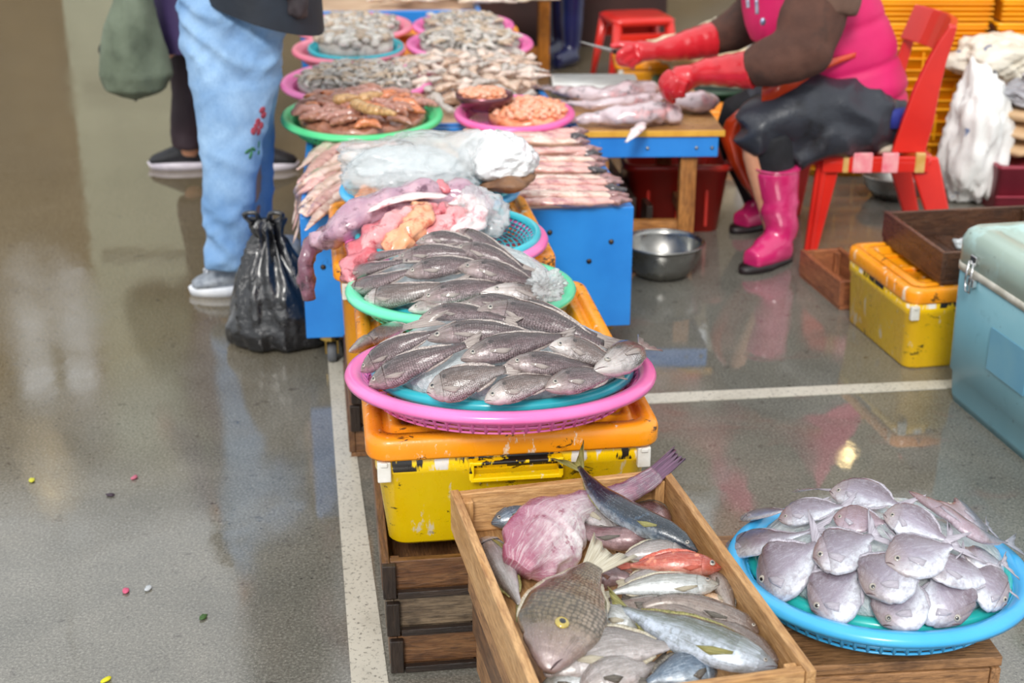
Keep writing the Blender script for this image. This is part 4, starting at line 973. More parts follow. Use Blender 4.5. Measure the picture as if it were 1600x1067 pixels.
MASS = {1: 'brown sea cucumber mass filling the bottom of the green basket', 2: 'orange meat filling the bottom of the hot pink basket', 3: 'grey shellfish mass in the bottom of the wide pink basket', 4: 'grey oyster mass in the bottom of the nested teal basket', 5: 'grey octopus mass in the bottom of the large far pink basket', 6: 'clam mass in the bottom of the farthest left salmon basket', 7: 'grey mass in the bottom of the far right pink basket', 8: 'orange meat filling the bottom of the metal bowl'}
def scatter(name, label, cat, group, c, Rr, h, count, mats, kind, size, seed, tilt=TL, mass=True):
    """countable pieces heaped in a basket: a few source shapes, each piece its own object"""
    rr = random.Random(seed); src = []
    for k in range(5):
        mb = MB()
        if kind == 'lump':
            mb.ball((0, 0, 0), (size, size * .8, size * .62), 12, 8); mb.v = [p * (1 + .35 * noise.noise(p * (18 / (size / .02)) * 2 + V((k * 7, 0, 0)))) for p in mb.v]
        elif kind == 'worm':
            b = .5 + .5 * rr.random(); mb = strand([V((-size, -size * .35 * b, 0)), V((-size * .4, size * .2 * b, .004)), V((size * .4, size * .1, .004)), V((size, -size * .4 * b, 0))], size * .34, size * .30, 22, 10, k * 5, .28, tab=[(0, .3), (.12, .8), (.4, 1), (.75, .85), (1, .25)])
        elif kind == 'shell':
            mb = strand([V((-size, 0, 0)), V((-size * .3, size * .12, .002)), V((size * .5, 0, .002)), V((size, -size * .2, 0))], size * .42, size * .34, 26, 12, k * 3, .05, tab=[(0, .3), (.1, .9), (.5, 1), (.85, .8), (1, .5)])
            for i_, p in enumerate(mb.v):
                ring = i_ // 12
                if ring % 3 == 0: mb.v[i_] = V((p.x, p.y * .86, p.z * .86))
        src.append(mb)
    D = Dome(c, Rr, c[2] - .016, h, tilt); o0 = {}
    for i in range(count):
        a = i * 2.39996; r = Rr * ((.74)) * math.sqrt((i + .5) / count); x, y = c[0] + r * math.cos(a) + rr.uniform(-.3, .3) * size, c[1] + r * math.sin(a) + rr.uniform(-.3, .3) * size
        k = i % 5; mi = rr.randrange(len(mats)); key = (k, mi)
        if key not in o0: o0[key] = src[k].build(name, mats[mi], None); o = o0[key]
        else: o = o0[key].copy(); COL.objects.link(o)
        sc = rr.uniform(.8, 1.2); o.scale = (sc, sc, sc); o.location = (x, y, D.z(x, y) + size * .25); o.rotation_euler = (rr.uniform(-.4, .4), rr.uniform(-.3, .3), rr.uniform(0, 6.28))
        if name in ('sea_cucumber', 'mantis_shrimp'): o.rotation_euler[2] = rr.uniform(-.7, .5)
        tag(o, label, cat, group)
    D.mound(MASS[seed], mats[0], None, cat, name + '_mass', Rm=Rr * .78, noisea=.012, sink=.004, frq=40) if mass else None
    return D
SC = [meat('sea_cucumber_brown', '9c6450', 'b87c60', '5c3830'), meat('sea_cucumber_orange', 'd07848', 'e09060', 'a04828'), meat('sea_cucumber_pinkish', 'b07868', 'c89484', '70483c')]
scatter('sea_cucumber', 'brown and orange sea cucumber heaped in the green basket', 'sea cucumber', 'sea cucumbers in the green basket', pg, Rg, .034, 58, SC, 'worm', .042, 1)
scatter('shellfish_meat', 'small orange piece of shellfish meat in the hot pink basket', 'shellfish meat', 'orange shellfish meat in the hot pink basket', (pk[0] + .04, pk[1], pk[2]), Rk * .84, .030, 110, [meat('orange_meat', 'e89468', 'f2b08c', 'd87040'), meat('orange_meat_pale', 'eca888', 'f4c4a8', 'dc8058')], 'lump', .0125, 2)
GM = [meat('grey_meat', '948c84', 'b4aca4', '6c6460'), meat('grey_meat_pale', 'c0b8ae', 'd8d0c8', '94887c'), meat('grey_meat_tan', 'b8a088', 'ccb8a0', '7c6c5c')]
scatter('shellfish', 'small grey shellfish piece in the wide pink basket', 'shellfish', 'grey shellfish in the wide pink basket', ps, Rs, .035, 130, GM, 'worm', .020, 3)
scatter('oyster_meat', 'pale lumpy oyster piece in the nested teal basket', 'oyster', 'oysters in the left salmon basket', pe, Re, .06, 60, GM[1:] + [meat('oyster_cream', 'dcd4c8', 'e8e2da', 'a89c8c')], 'lump', .026, 4)
scatter('octopus_piece', 'small grey octopus in the large far pink basket', 'octopus', 'octopus in the large far pink basket', pc, Rc, .035, 80, GM, 'worm', .028, 5)
scatter('shellfish', 'tiny grey clam piece in the farthest left salmon basket', 'shellfish', 'clams in the far left salmon basket', pb, Rb, .03, 90, GM, 'lump', .018, 6)
scatter('shellfish', 'tiny grey piece in the far right pink basket', 'shellfish', 'grey pieces in the far right pink basket', pd, Rd, .03, 80, GM, 'worm', .022, 7)
MS = meat('mantis_shrimp_shell', 'c09058', 'd8b078', '8c5c34')
for k, (pts, lab) in enumerate((([(552, 158), (575, 168), (600, 172), (618, 176)], 'striped tan mantis shrimp on top of the green basket heap, the front one'), ([(560, 152), (575, 150), (595, 145)], 'striped tan mantis shrimp at the top of the green basket, the rear right one'), ([(522, 155), (540, 152), (558, 150)], 'striped tan mantis shrimp at the back left of the green basket'))):
    q = [at(x, y + 2, pg[2] + .045) for x, y in pts]; mb = strand(q, .021, .016, 40, 12, k, .05, tab=[(0, .4), (.1, 1), (.6, .95), (1, .45)]); 
    mb.v = [p + (p - q[1]) * 0 for p in mb.v]; n_ = 12
    sp = catmull(q, 40)
    for i in range(40):
        if i % 4 == 0:
            for j in range(n_): v_ = mb.v[i * n_ + j]; mb.v[i * n_ + j] = sp[i] + (v_ - sp[i]) * .78
    tag(mb.build('mantis_shrimp', MS, None, q[1], off=q[1]), lab, 'mantis shrimp', 'mantis shrimp in the green basket')
# bowl in the hot pink basket
bp = at(757, 160, .485); r = thing('metal_bowl', 'dark metal bowl of orange meat standing in the hot pink basket', 'bowl', (bp.x, bp.y, .462)); Rb_ = 46 * mpp(bp)
m = MB(); m.lathe([(.001, 0), (Rb_ * .5, .001), (Rb_ * .8, .016), (Rb_ * .96, .036), (Rb_, .05), (Rb_ * .97, .051), (Rb_ * .92, .037), (Rb_ * .75, .018), (Rb_ * .4, .006), (.001, .005)], 40); m.build('bowl', plain('bowl_metal', '8c5c64', '6c4850', 10, .25, metal=.7), r)
scatter('shellfish_meat', 'small orange piece of shellfish meat in the metal bowl', 'shellfish meat', 'orange shellfish meat in the metal bowl', (bp.x, bp.y, .517), Rb_ * .98, .018, 42, [MATS['orange_meat'], MATS['orange_meat_pale']], 'lump', .0125, 8, 0)
# heap of small squid on the second table, under clear film
hc = at(735, 118, .45); SQ = [meat('squid_pale', 'dcc4b4', 'e8d8cc', 'b09488'), meat('squid_tan', 'c8a890', 'd8bca8', '94705c'), meat('squid_grey', 'b4a89e', 'c8beb6', '8c7e76')]
for part_ in range(2):
    cx_, cy_, n_ = ((735, 122, 110), (790, 100, 0))[part_]
    if n_:
        D = Dome(tuple(at(cx_, cy_, .44)), .36, .425, .055); rr = random.Random(9); src = {}
        mm_ = Dome((D.c[0] - .04, D.c[1] - .03, 0), .31, .425, .05); mm_.mound('pale wet squid mass under the heap on the second blue table', SQ[1], None, 'squid', 'squid_mass', Rm=.27, noisea=.016, sink=.006, frq=26)
        for i in range(n_):
            a = i * 2.39996; rad_ = math.sqrt((i + .5) / n_); x, y = D.c[0] - .02 + .30 * rad_ * math.cos(a), D.c[1] - .02 + .40 * rad_ * math.sin(a)
            if x > .172 - (y - 4.345) * .14 - .03: x = .172 - (y - 4.345) * .14 - .05 - rr.random() * .05
            k = i % 6
            if k not in src:
                mb = strand([V((-.045, 0, 0)), V((-.015, .012, .006)), V((.02, -.004, .004)), V((.05, -.02, 0))], .017, .013, 20, 10, k * 4, .35, tab=[(0, .3), (.2, 1), (.55, .8), (.7, .5), (1, .3)]); src[k] = mb.build('small_squid', SQ[k % 3], None); o = src[k]
            else: o = src[k].copy(); COL.objects.link(o)
            o.location = (x, y, D.z(x, y) + .012); o.rotation_euler = (rr.uniform(-.3, .3), rr.uniform(-.3, .3), rr.uniform(0, 6.28)); tag(o, 'small pale squid in the heap on the second blue table', 'squid', 'squid heaped on the second table')
# pale dried goods on the farthest table
rr = random.Random(21); src = {}
for i in range(70):
    x, y = -.62 + 0.0 + .78 * rr.random() - .0, 6.32 + .95 * rr.random(); k = i % 4
    if k not in src:
        mb = strand([V((-.10, 0, 0)), V((-.03, .01, .008)), V((.04, -.008, .008)), V((.11, 0, 0))], .032, .012, 16, 8, k, .3); src[k] = mb.build('dried_fish', meat('dried_fish_%d' % k, 'e0ccb4', 'ead8c4', 'c4a88c') if k == 0 else MATS.get('squid_pale'), None); o = src[k]
    else: o = src[k].copy(); COL.objects.link(o)
    o.location = (x + .05, y, .468 + .02 * rr.random()); o.rotation_euler = (0, 0, rr.uniform(-.4, .4)); tag(o, 'pale beige dried fish on the farthest blue table', 'fish', 'dried fish on the farthest table')
#@@RIGHT
# ================================================================== RIGHT SIDE: CUTTING BENCH, BINS, CHAIR
def extr(outline, y0, y1):
    """outline in (x,z) extruded along y"""
    m = MB(); a = [V((x, y0, z)) for x, z in outline]; b = [V((x, y1, z)) for x, z in outline]; m.loft([a, b]); return m
BL = thing('cutting_bench', 'small blue bench with a wooden chopping top and timber legs', 'bench', (0, 0, 0), 0)
bx0, bx1 = at(905, 205, .40), at(1133, 205, .40); ang = math.radians(2.0); bw = (bx1 - bx0).length; bd = .62
BL.location = (bx0.x, bx0.y, 0); BL.rotation_euler = (0, 0, ang)
nb_ = 4
for k in range(nb_): board('top_board', BL, (bw / 2, bd * (k + .5) / nb_, .391), (bw, bd / nb_ - .003, .018), wood('chopping_wood', 'd8a868', 'c09058', '8a5a40', .3, .6))
board('edge_strip', BL, (bw / 2, -.004, .391), (bw + .004, .006, .019), plain('yellow_wood', 'e8b040', 'd89c30', 20, .4))
for y, l_ in ((.012, bw - .03), (bd - .012, bw - .03)): m = MB(); m.box((bw / 2, y, .348), (l_, .022, .064)); m.build('apron_board', M_blue, BL, smooth=False, bevel=.003)
for x in (.026, bw - .026): m = MB(); m.box((x, bd / 2, .348), (.022, bd - .05, .064)); m.build('apron_board', M_blue, BL, smooth=False, bevel=.003)
for x in (.06, .21, .36, bw - .035):
    m = MB(); m.ball((x, 0, .345), (.006, .004, .006), 8, 6); m.build('bolt', M_steel, BL)
LW = wood('leg_wood', 'c88a4c', 'a86c34', '5c3820', .4, .5)
for x in (.07, bw - .10):
    for y in (.045, bd - .05): board('leg', BL, (x, y, .158), (.05, .045, .316), LW)
board('stretcher', BL, ((bw - .03) / 2, .05, .085), (bw - .22, .03, .036), LW); board('stretcher', BL, ((bw - .03) / 2, bd - .05, .085), (bw - .22, .03, .036), LW)
for x in (.07, bw - .10): board('stretcher', BL, (x, bd / 2, .125), (.03, bd - .14, .036), W_dark)

def cod(label, pts, hp, seed, finpt=None, bw_=.6):
    q = [at(*p) for p in pts]; c = q[len(q) // 2]; s_ = mpp(c); root = thing('gutted_fish', label, 'fish', c, 0, 'fish on the cutting bench')
    sk = plain('white_fish_skin', 'dcc8cc', 'b8a4a8', 16, .22, .5, 60, coat=.8, spots=[('6c6468', 24, .55, .66), ('e8a8a8', 14, .56, .7)], bdist=.005)
    mb = strand(q, hp * s_ * .62, hp * s_ * .42, 46, 18, seed, .14, tab=[(0, .15), (.15, .45), (.45, .8), (.75, 1), (.93, .8), (1, .3)]); noisy(mb, .004, 26, seed); mb.build('body', sk, root, off=c)
    mb = strand([q[0] - (q[1] - q[0]).normalized() * .05, q[0], q[0] + (q[1] - q[0]).normalized() * .04], .035, .006, 14, 10, seed, .2, tab=[(0, 1), (1, .3)]); mb.build('tail_fin', sk, root, off=c)
    if finpt:
        f = [at(*p) for p in finpt]; mb = strand(f, .020, .008, 20, 10, seed, .2, tab=[(0, .5), (.3, 1), (.7, .8), (1, .2)]); mb.build('side_fin', OF_wh, root, off=c)
cod('upper long pale gutted fish at the back of the cutting bench', [(858, 138, .42), (900, 146, .43), (950, 150, .435), (1005, 140, .435), (1030, 140, .43)], 40, 1)
cod('middle gutted fish with a dark back between the other two on the bench', [(880, 160, .42), (930, 164, .43), (990, 158, .435), (1035, 152, .43)], 26, 4)
cod('lower pale gutted fish at the front of the bench, side fin hanging over the edge', [(885, 190, .42), (930, 183, .43), (985, 180, .44), (1035, 175, .44), (1066, 184, .425)], 44, 2, [(1005, 192, .43), (993, 206, .42), (978, 222, .40)])
cod('small fish gripped by the red glove at the right end of the bench', [(1046, 150, .43), (1070, 158, .435), (1092, 160, .435), (1110, 158, .43)], 40, 3)
q = at(872, 152, .40); m = MB(); m.loft([rrect(.30, .26, .02, -.0), rrect(.30, .26, .02, .008)]); tag(m.build('serving_tray', plain('white_plastic', 'e8e8e4', 'd4d4d0', 20, .3), None, (.29, 4.96, .401)), 'round-cornered white plastic tray at the back of the cutting bench', 'tray')

# red bin under the bench
def bin_(label, c, W, L, h, mat, rz=0, name='plastic_bin', lip=.02):
    r = thing(name, label, 'bin', c, rz); t = .006
    m = MB(); m.loft([rrect(W * .84, L * .84, .04, 0), rrect(W * .98, L * .98, .045, h - .02), rrect(W + lip, L + lip, .05, h - .02), rrect(W + lip, L + lip, .05, h), rrect(W - .01, L - .01, .04, h), rrect(W - .025, L - .025, .04, h - .03), rrect(W * .84 - .015, L * .84 - .015, .035, .012)])
    m.build('tub', mat, r)
    for sx in (-1, 0, 1): m = MB(); m.box((sx * W * .28, -L * .455, h * .5), (.012, .012, h * .8)); m.build('rib', mat, r, smooth=False, bevel=.003)
    return r
b = bin_('deep red plastic bin under the cutting bench', (.54, 4.70, 0), .34, .46, .235, plain('red_bin_plastic', 'c02c20', 'a82418', 7, .35, coat=.3))
m = MB(); m.ball((0, 0, .06), (.13, .18, .05), 24, 12); noisy(m, .02, 20, 3); o = m.build('fish_scraps', meat('scraps', 'a8685c', 'c08c7c', '6c3830'), b); o['kind'] = 'stuff'
r = thing('dark_wooden_tray', 'black wet wooden tray leaning under the bench left of the red bin', 'tray', (.36, 4.62, 0), .1)
board('side_board', r, (0, 0, .12), (.02, .5, .07), W_black); board('side_board', r, (.06, .02, .06), (.02, .5, .12), W_black); board('base_board', r, (.03, 0, .01), (.09, .5, .02), W_black)

def basin(label, c, Rr, h, name='steel_basin', group='steel basins'):
    r = thing(name, label, 'basin', c, 0, group); m = MB()
    m.lathe([(.001, 0), (Rr * .5, 0), (Rr * .68, .012), (Rr * .86, h * .45), (Rr * .95, h * .86), (Rr * .96, h - .004), (Rr, h - .004), (Rr, h), (Rr * .95, h + .001), (Rr * .94, h * .88), (Rr * .85, h * .47), (Rr * .66, .018), (Rr * .48, .006), (.001, .006)], 64)
    m.build('bowl', M_steel, r); m = MB(); m.lathe([(Rr * 1.0 + .003 * math.cos(a), h + .003 * math.sin(a)) for a in [6.283 * k / 8 for k in range(8)]], 64, close=True); m.build('rolled_rim', M_steel, r); return r
p = at(1050, 447, 0); basin('large steel basin on the wet floor by the blue table', (.452, 4.07, 0), 64 * mpp((.452, 4.07, .07)), .105)
basin('steel basin on the floor behind the red chair legs', (1.37, 4.93, 0), .125, .085)

# yellow crate stack behind, each crate with ribs
def ribbed_crate(label, c, W, L, h, mat, rz=0, group=None, n=5, lid=None, cells=0, name='yellow_fish_crate'):
    r = thing(name, label, 'crate', c, rz, group)
    m = MB(); m.loft([rrect(W * .97, L * .97, .02, 0), rrect(W * .985, L * .985, .02, h - .012), rrect(W, L, .022, h - .012), rrect(W, L, .022, h), rrect(W - .03, L - .03, .02, h), rrect(W - .04, L - .04, .02, h - .02)]); m.build('shell', mat, r)
    for k in range(n): m = MB(); m.box((0, -L / 2 - .0, h * (k + .6) / (n + .6)), (W * .985, .012, .006)); m.build('rib', mat, r, smooth=False, bevel=.002)
    for k in range(cells): m = MB(); m.box((-W / 2 + W * (k + .5) / cells, -L / 2, h * .45), (.008, .014, h * .75)); m.build('cell_rib', mat, r, smooth=False, bevel=.002)
    return r
M_yc = plain('yellow_crate_plastic', 'fbb414', 'f09c08', 4, .35, coat=.2)
for row, (z, h, cells, n) in enumerate(((0, .13, 9, 2), (.132, .13, 9, 2), (.264, .11, 9, 2), (.376, .11, 9, 2), (.488, .085, 0, 4), (.575, .085, 0, 4), (.662, .085, 0, 4), (.749, .085, 0, 4), (.836, .085, 0, 3), (.923, .085, 0, 3))):
    for cx in (1.42, 2.06):
        ribbed_crate('yellow crate in the tall stack behind, %s column, layer %s up' % (('left', 'right')[cx > 2], ('one', 'two', 'three', 'four', 'five', 'six', 'seven', 'eight', 'nine', 'ten')[row]), (cx + .01 * (row % 2), 5.42, z), .62, .44, h - .002, M_yc, 0, 'yellow crates stacked behind the woman', n, cells=cells)
# small yellow boxes by the gloves
plastic_box('small orange box standing on the floor behind the red gloves', (.30, 5.55), math.radians(-1), .30, .36, 0, .155, M_ob, M_lid, 'small orange boxes behind the bench', latch=False, taper=.97)
plastic_box('orange box partly hidden by the far red glove', (.66, 5.60), 0, .30, .34, 0, .125, M_ob, M_lid, 'small orange boxes behind the bench', latch=False, taper=.97)
plastic_box('small orange box farther back beside the red stool', (.46, 6.35), 0, .28, .25, 0, .22, M_ob, M_lid, 'small orange boxes behind the bench', latch=False, taper=.97)
r = thing('green_tub', 'dark green tub under the pale sack behind the red gloves', 'tub', (.90, 6.25, 0)); m = MB(); m.lathe([(.001, 0), (.22, 0), (.27, .14), (.285, .145), (.285, .16), (.26, .16), (.2, .02), (.001, .02)], 48); m.build('tub', plain('green_plastic', '24503c', '1c4030', 9, .4), r)
bagblob('cloth_sack', 'pale cream crumpled sack heaped on the green tub', (.90, 6.22, .27), (.27, .2, .13), plain('cream_cloth', 'e8dcc0', 'd0bc98', 8, .7, .4, 30, spots=[('6c6454', 9, .62, .68)]), 'sack', amp=.35, seed=31)
bagblob('white_sack', 'white woven sack with blue print behind the far glove', (1.17, 5.95, .22), (.17, .14, .25), plain('woven_sack', 'e6e4de', 'd2cec6', 8, .6, .3, 90, spots=[('5a6c84', 26, .64, .68)]), 'sack', amp=.3, seed=33)
# background: red stool, timber table, person in navy boots
M_red = plain('red_plastic', 'dc2a1e', 'c82018', 5, .32, coat=.3)
st = thing('red_stool', 'red plastic stool in the far background', 'stool', (.60, 6.95, 0), .2)
m = MB(); m.loft([rrect(.30, .30, .04, .30), rrect(.31, .31, .04, .325), rrect(.28, .28, .05, .335)]); m.build('seat', M_red, st)
for sx in (-1, 1):
    for sy in (-1, 1): m = MB(); m.tube([(sx * .17, sy * .17, 0), (sx * .125, sy * .125, .31)], [.014, .026], 8); m.build('leg', M_red, st)
    m = MB(); m.box((0, sx * .145, .24), (.26, .012, .05)); m.build('skirt', M_red, st, smooth=False, bevel=.003)
tt = thing('timber_table', 'orange-brown timber table at the top behind the pink baskets', 'table', (-.04, 7.35, 0), 0)
OW = wood('orange_wood', 'c87c24', 'b06818', '5c3410', .45, .4)
for k in range(3): board('top_board', tt, (0, -.16 + .16 * k, .405), (.50, .155, .02), OW)
for sx in (-1, 1):
    for sy in (-1, 1): board('leg', tt, (sx * .20 - .0, sy * .2, .197), (.055, .055, .395), OW)
board('stretcher', tt, (0, -.2, .12), (.34, .03, .05), OW)

# red chair
def chair():
    c0 = onY(1340, 290, 4.48); r = thing('red_chair', 'red plastic chair patched with tape, the seated woman on it', 'chair', (c0.x, c0.y, 0)); off = V((c0.x, c0.y, 0))
    Yn, Yf = 4.27, 4.66
    def N(px, py): return onY(px, py, Yn)
    def Ff(px, py): return onY(px, py, Yf)
    def slab(a, b, w0, w1, t, nm, mat=None, sub=8):
        """broad tapered leg or rail between points, width across x, thickness across y"""
        a, b = V(a), V(b); m = MB(); rg = []
        for k in range(sub + 1):
            f = k / sub; p = a.lerp(b, f); w_ = w0 + (w1 - w0) * f
            rg.append([p + V((x * w_ / 2, y * t / 2, 0)) for x, y in ((-1, -1), (1, -1), (1, 1), (-1, 1))])
        m.loft(rg); o = m.build(nm, mat or M_red, r, off=off, smooth=False, bevel=.006); return o
    n0, n1 = N(1285, 252), N(1447, 238); f0, f1 = V((n0.x, Yf, n0.z)), V((n1.x, Yf, n1.z)); zs = (n0.z + n1.z) / 2
    slab((n0.x + .02, Yn, zs - .01), (at(1262, 392, 0).x, 4.27, 0), .075, .04, .02, 'leg')
    slab((n0.x + .005, Yn - .012, zs), (at(1262, 394, 0).x - .0, 4.255, 0), .018, .012, .02, 'leg_edge')
    slab((n0.x + .03, Yf, zs - .01), (at(1262, 392, 0).x + .03, 4.70, 0), .07, .04, .02, 'leg')
    slab((n1.x - .01, Yn, zs), (n1.x + .10, 4.25, 0), .095, .06, .022, 'leg')
    slab((n1.x - .01, Yf, zs), (n1.x + .10, 4.70, 0), .09, .055, .022, 'leg')
    m = MB(); cx, w_ = (n0.x + n1.x) / 2, n1.x - n0.x + .05
    m.loft([rrect(w_, Yf - Yn + .05, .05, zs - .03, cx=cx, cy=(Yn + Yf) / 2), rrect(w_ + .01, Yf - Yn + .06, .05, zs - .012, cx=cx, cy=(Yn + Yf) / 2), rrect(w_, Yf - Yn + .05, .05, zs, cx=cx, cy=(Yn + Yf) / 2), rrect(w_ - .06, Yf - Yn - .02, .05, zs - .006, cx=cx, cy=(Yn + Yf) / 2)])
    m.build('seat', M_red, r, off=off)
    for y_ in (Yn - .012, Yf + .012): slab((n0.x - .01, y_, zs - .012), (n1.x, y_, zs - .016), .02, .02, .012, 'side_rail'); 
    m = MB(); m.box((cx, Yn - .022, zs - .018), (w_ - .04, .014, .05)); m.build('skirt', M_red, r, smooth=False, off=off, bevel=.004)
    tape = plain('pink_tape', 'e87888', 'f0b0b0', 30, .3, coat=.4); tan = plain('tan_tape', 'c8984c', 'd8b070', 30, .4)
    for fx, w2, mt in ((.32, .06, tape), (.18, .018, tan), (.55, .05, tape), (.8, .03, tan)):
        m = MB(); m.box((n0.x + fx * w_, Yn - .024, zs - .012), (w2, .016, .062)); m.build('tape_wrap', mt, r, smooth=False, off=off, bevel=.003)
    # backrest: near upright, far upright, top panel, all with depth
    up = [(1418, 238, 52), (1433, 190, 50), (1447, 140, 40), (1463, 95, 30), (1478, 62, 22), (1489, 40, 12)]
    def upright(Y, wk, nm, shift):
        m = MB(); rg = []
        for x, y, w2 in up:
            p = N(x, y); p.y = Y; wd = w2 * mpp(p) * wk; p.x += shift
            rg.append([p + V((a * wd / 2, b * .012, 0)) for a, b in ((-1, -1), (1, -1), (1, 1), (-1, 1))])
        m.loft(rg); m.build(nm, M_red, r, off=off, smooth=False, bevel=.005)
    upright(Yn, 1, 'back_upright', 0); upright(Yf, .5, 'back_upright', .02)
    a, b = N(1463, 95), N(1489, 40); m = MB(); rg = []
    for k in range(9):
        f = k / 8; y = Yn + (Yf - Yn) * f; bow = math.sin(math.pi * f) * .05
        rg.append([V((a.x + bow - .012, y, a.z)), V((a.x + bow + .012, y, a.z)), V((b.x + bow + .01, y, b.z - .0)), V((b.x + bow - .012, y, b.z + .006))])
    m.loft(rg); m.build('back_panel', M_red, r, off=off, smooth=False, bevel=.004)
    m = MB(); rg = []
    for k in range(9):
        f = k / 8; y = Yn + (Yf - Yn) * f; bow = math.sin(math.pi * f) * .04; p0 = N(1416, 236); p1 = N(1428, 205)
        rg.append([V((p0.x + bow - .01, y, p0.z)), V((p0.x + bow + .012, y, p0.z)), V((p1.x + bow + .012, y, p1.z)), V((p1.x + bow - .01, y, p1.z))])
    m.loft(rg); m.build('lower_back_panel', M_red, r, off=off, smooth=False, bevel=.004)
    cu = MB(); cu.loft([rrect(.26, .34, .05, zs + .001, cx=cx - .02, cy=(Yn + Yf) / 2), rrect(.28, .36, .06, zs + .018, cx=cx - .02, cy=(Yn + Yf) / 2), rrect(.24, .32, .05, zs + .03, cx=cx - .02, cy=(Yn + Yf) / 2)])
    tag(cu.build('seat_cushion', plain('foam_cushion', 'd8c8b4', 'b8a894', 20, .8), None, (0, 0, 0)), 'thin tan foam cushion on the red chair seat', 'cushion')
    return zs
ZS = chair()

# sacks, maroon crate, newspaper on the right
SACK = plain('white_sack', 'f2f2ef', 'dcdcda', 6, .5, .5, 20, coat=.15, spots=[('4a6c9c', 18, .66, .69)], bdist=.01)
bagblob('white_sack', 'white plastic sack draped upright behind the red chair back', (1.62, 4.86, .22), (.115, .12, .25), SACK, 'sack', amp=.30, seed=41, sharp=.6, knot=[((-.3, 0, .95), .05)])
bagblob('white_sack', 'cream-white sack with blue print lying on top of the maroon crate stack', (1.74, 5.10, .46), (.17, .14, .085), plain('cream_sack', 'ece6d8', 'd8d0be', 6, .6, .5, 20, spots=[('38588c', 18, .63, .66)], bdist=.01), 'sack', amp=.3, seed=43)
bagblob('grey_bag', 'grey crumpled bag beside the white sack on the maroon crate', (1.80, 4.86, .385), (.12, .10, .045), plain('grey_bag', '9a9aa0', 'b8b8bc', 8, .45, .5, 20), 'bag', amp=.35, seed=45)
MR = plain('maroon_plastic', '9c3444', '84283a', 6, .4)
r = ribbed_crate('maroon plastic crate with pale slots at the right edge', (1.86, 4.90, .0), .42, .40, .17, MR, 0, None, 1, name='maroon_crate')
for k in range(3): m = MB(); m.box((-.04 + .05 * k, -.207, .085), (.03, .004, .07)); m.build('slot', plain('pale_print', 'd8c8b8', None, 1, .5), r, smooth=False)
for k in range(3):
    z = .172 + .058 * k
    mb = strand([V((-.19, 0, .03)), V((0, .01, .032)), V((.19, 0, .03))], .15, .028, 24, 16, k, .12, tab=[(0, .7), (.1, 1), (.9, 1), (1, .7)])
    tag(mb.build('folded_sack', plain('beige_sack', 'd8b890', 'c4a078', 12, .7, .4, 60), None, (1.88, 4.90, z)), 'beige folded sack on the maroon crate, %s of three' % ('lowest', 'middle', 'top')[k], 'sack', 'folded beige sacks')
m = MB()
for i in range(13):
    for j in range(9): pass
m.loft([rrect(.14, .12, .02, 0), rrect(.15, .13, .02, .015), rrect(.12, .1, .02, .028)]); noisy(m, .01, 25, 2)
tag(m.build('newspaper', plain('newsprint', 'd0d0d0', 'a0a0a4', 30, .8, .4, 60, spots=[('1c1c20', 26, .54, .58), ('b04030', 14, .68, .7)]), None, (1.83, 4.83, .43)), 'crumpled newspaper at the right edge on top of the grey bag', 'newspaper')

# yellow box, wooden tray, low wooden block
p = at(1412, 583, 0); 
plastic_box('yellow fish box with black painted patches at the right, carrying a dark wooden tray', (.985, 3.31), math.radians(11), .36, .40, 0, .218, crate_plastic('yellow_box_right', 'ffd010', 'f8c008', True, .165, .192), M_lid, latch=False, taper=.96, inset=.008)
wood_crate('dark wet wooden tray on top of the yellow box at the right', (1.245, 3.565, .22), .37, .42, .085, wood('tray_wood', '6c4a34', '543626', '20140e', .3, .8), math.radians(9), t=.012, name='wooden_tray')
bagblob('ice_lump', 'small lump of ice left in the dark wooden tray', (1.20, 3.60, .248), (.03, .03, .014), M_ice, 'ice', amp=.3, seed=3)
wood_crate('low reddish wooden block crate left of the right-hand yellow box', (.955, 3.92, 0), .30, .13, .085, wood('block_wood', 'b07048', '94583a', '4c2c1c', .4, .6), math.radians(11), name='wooden_block_crate', top=False)

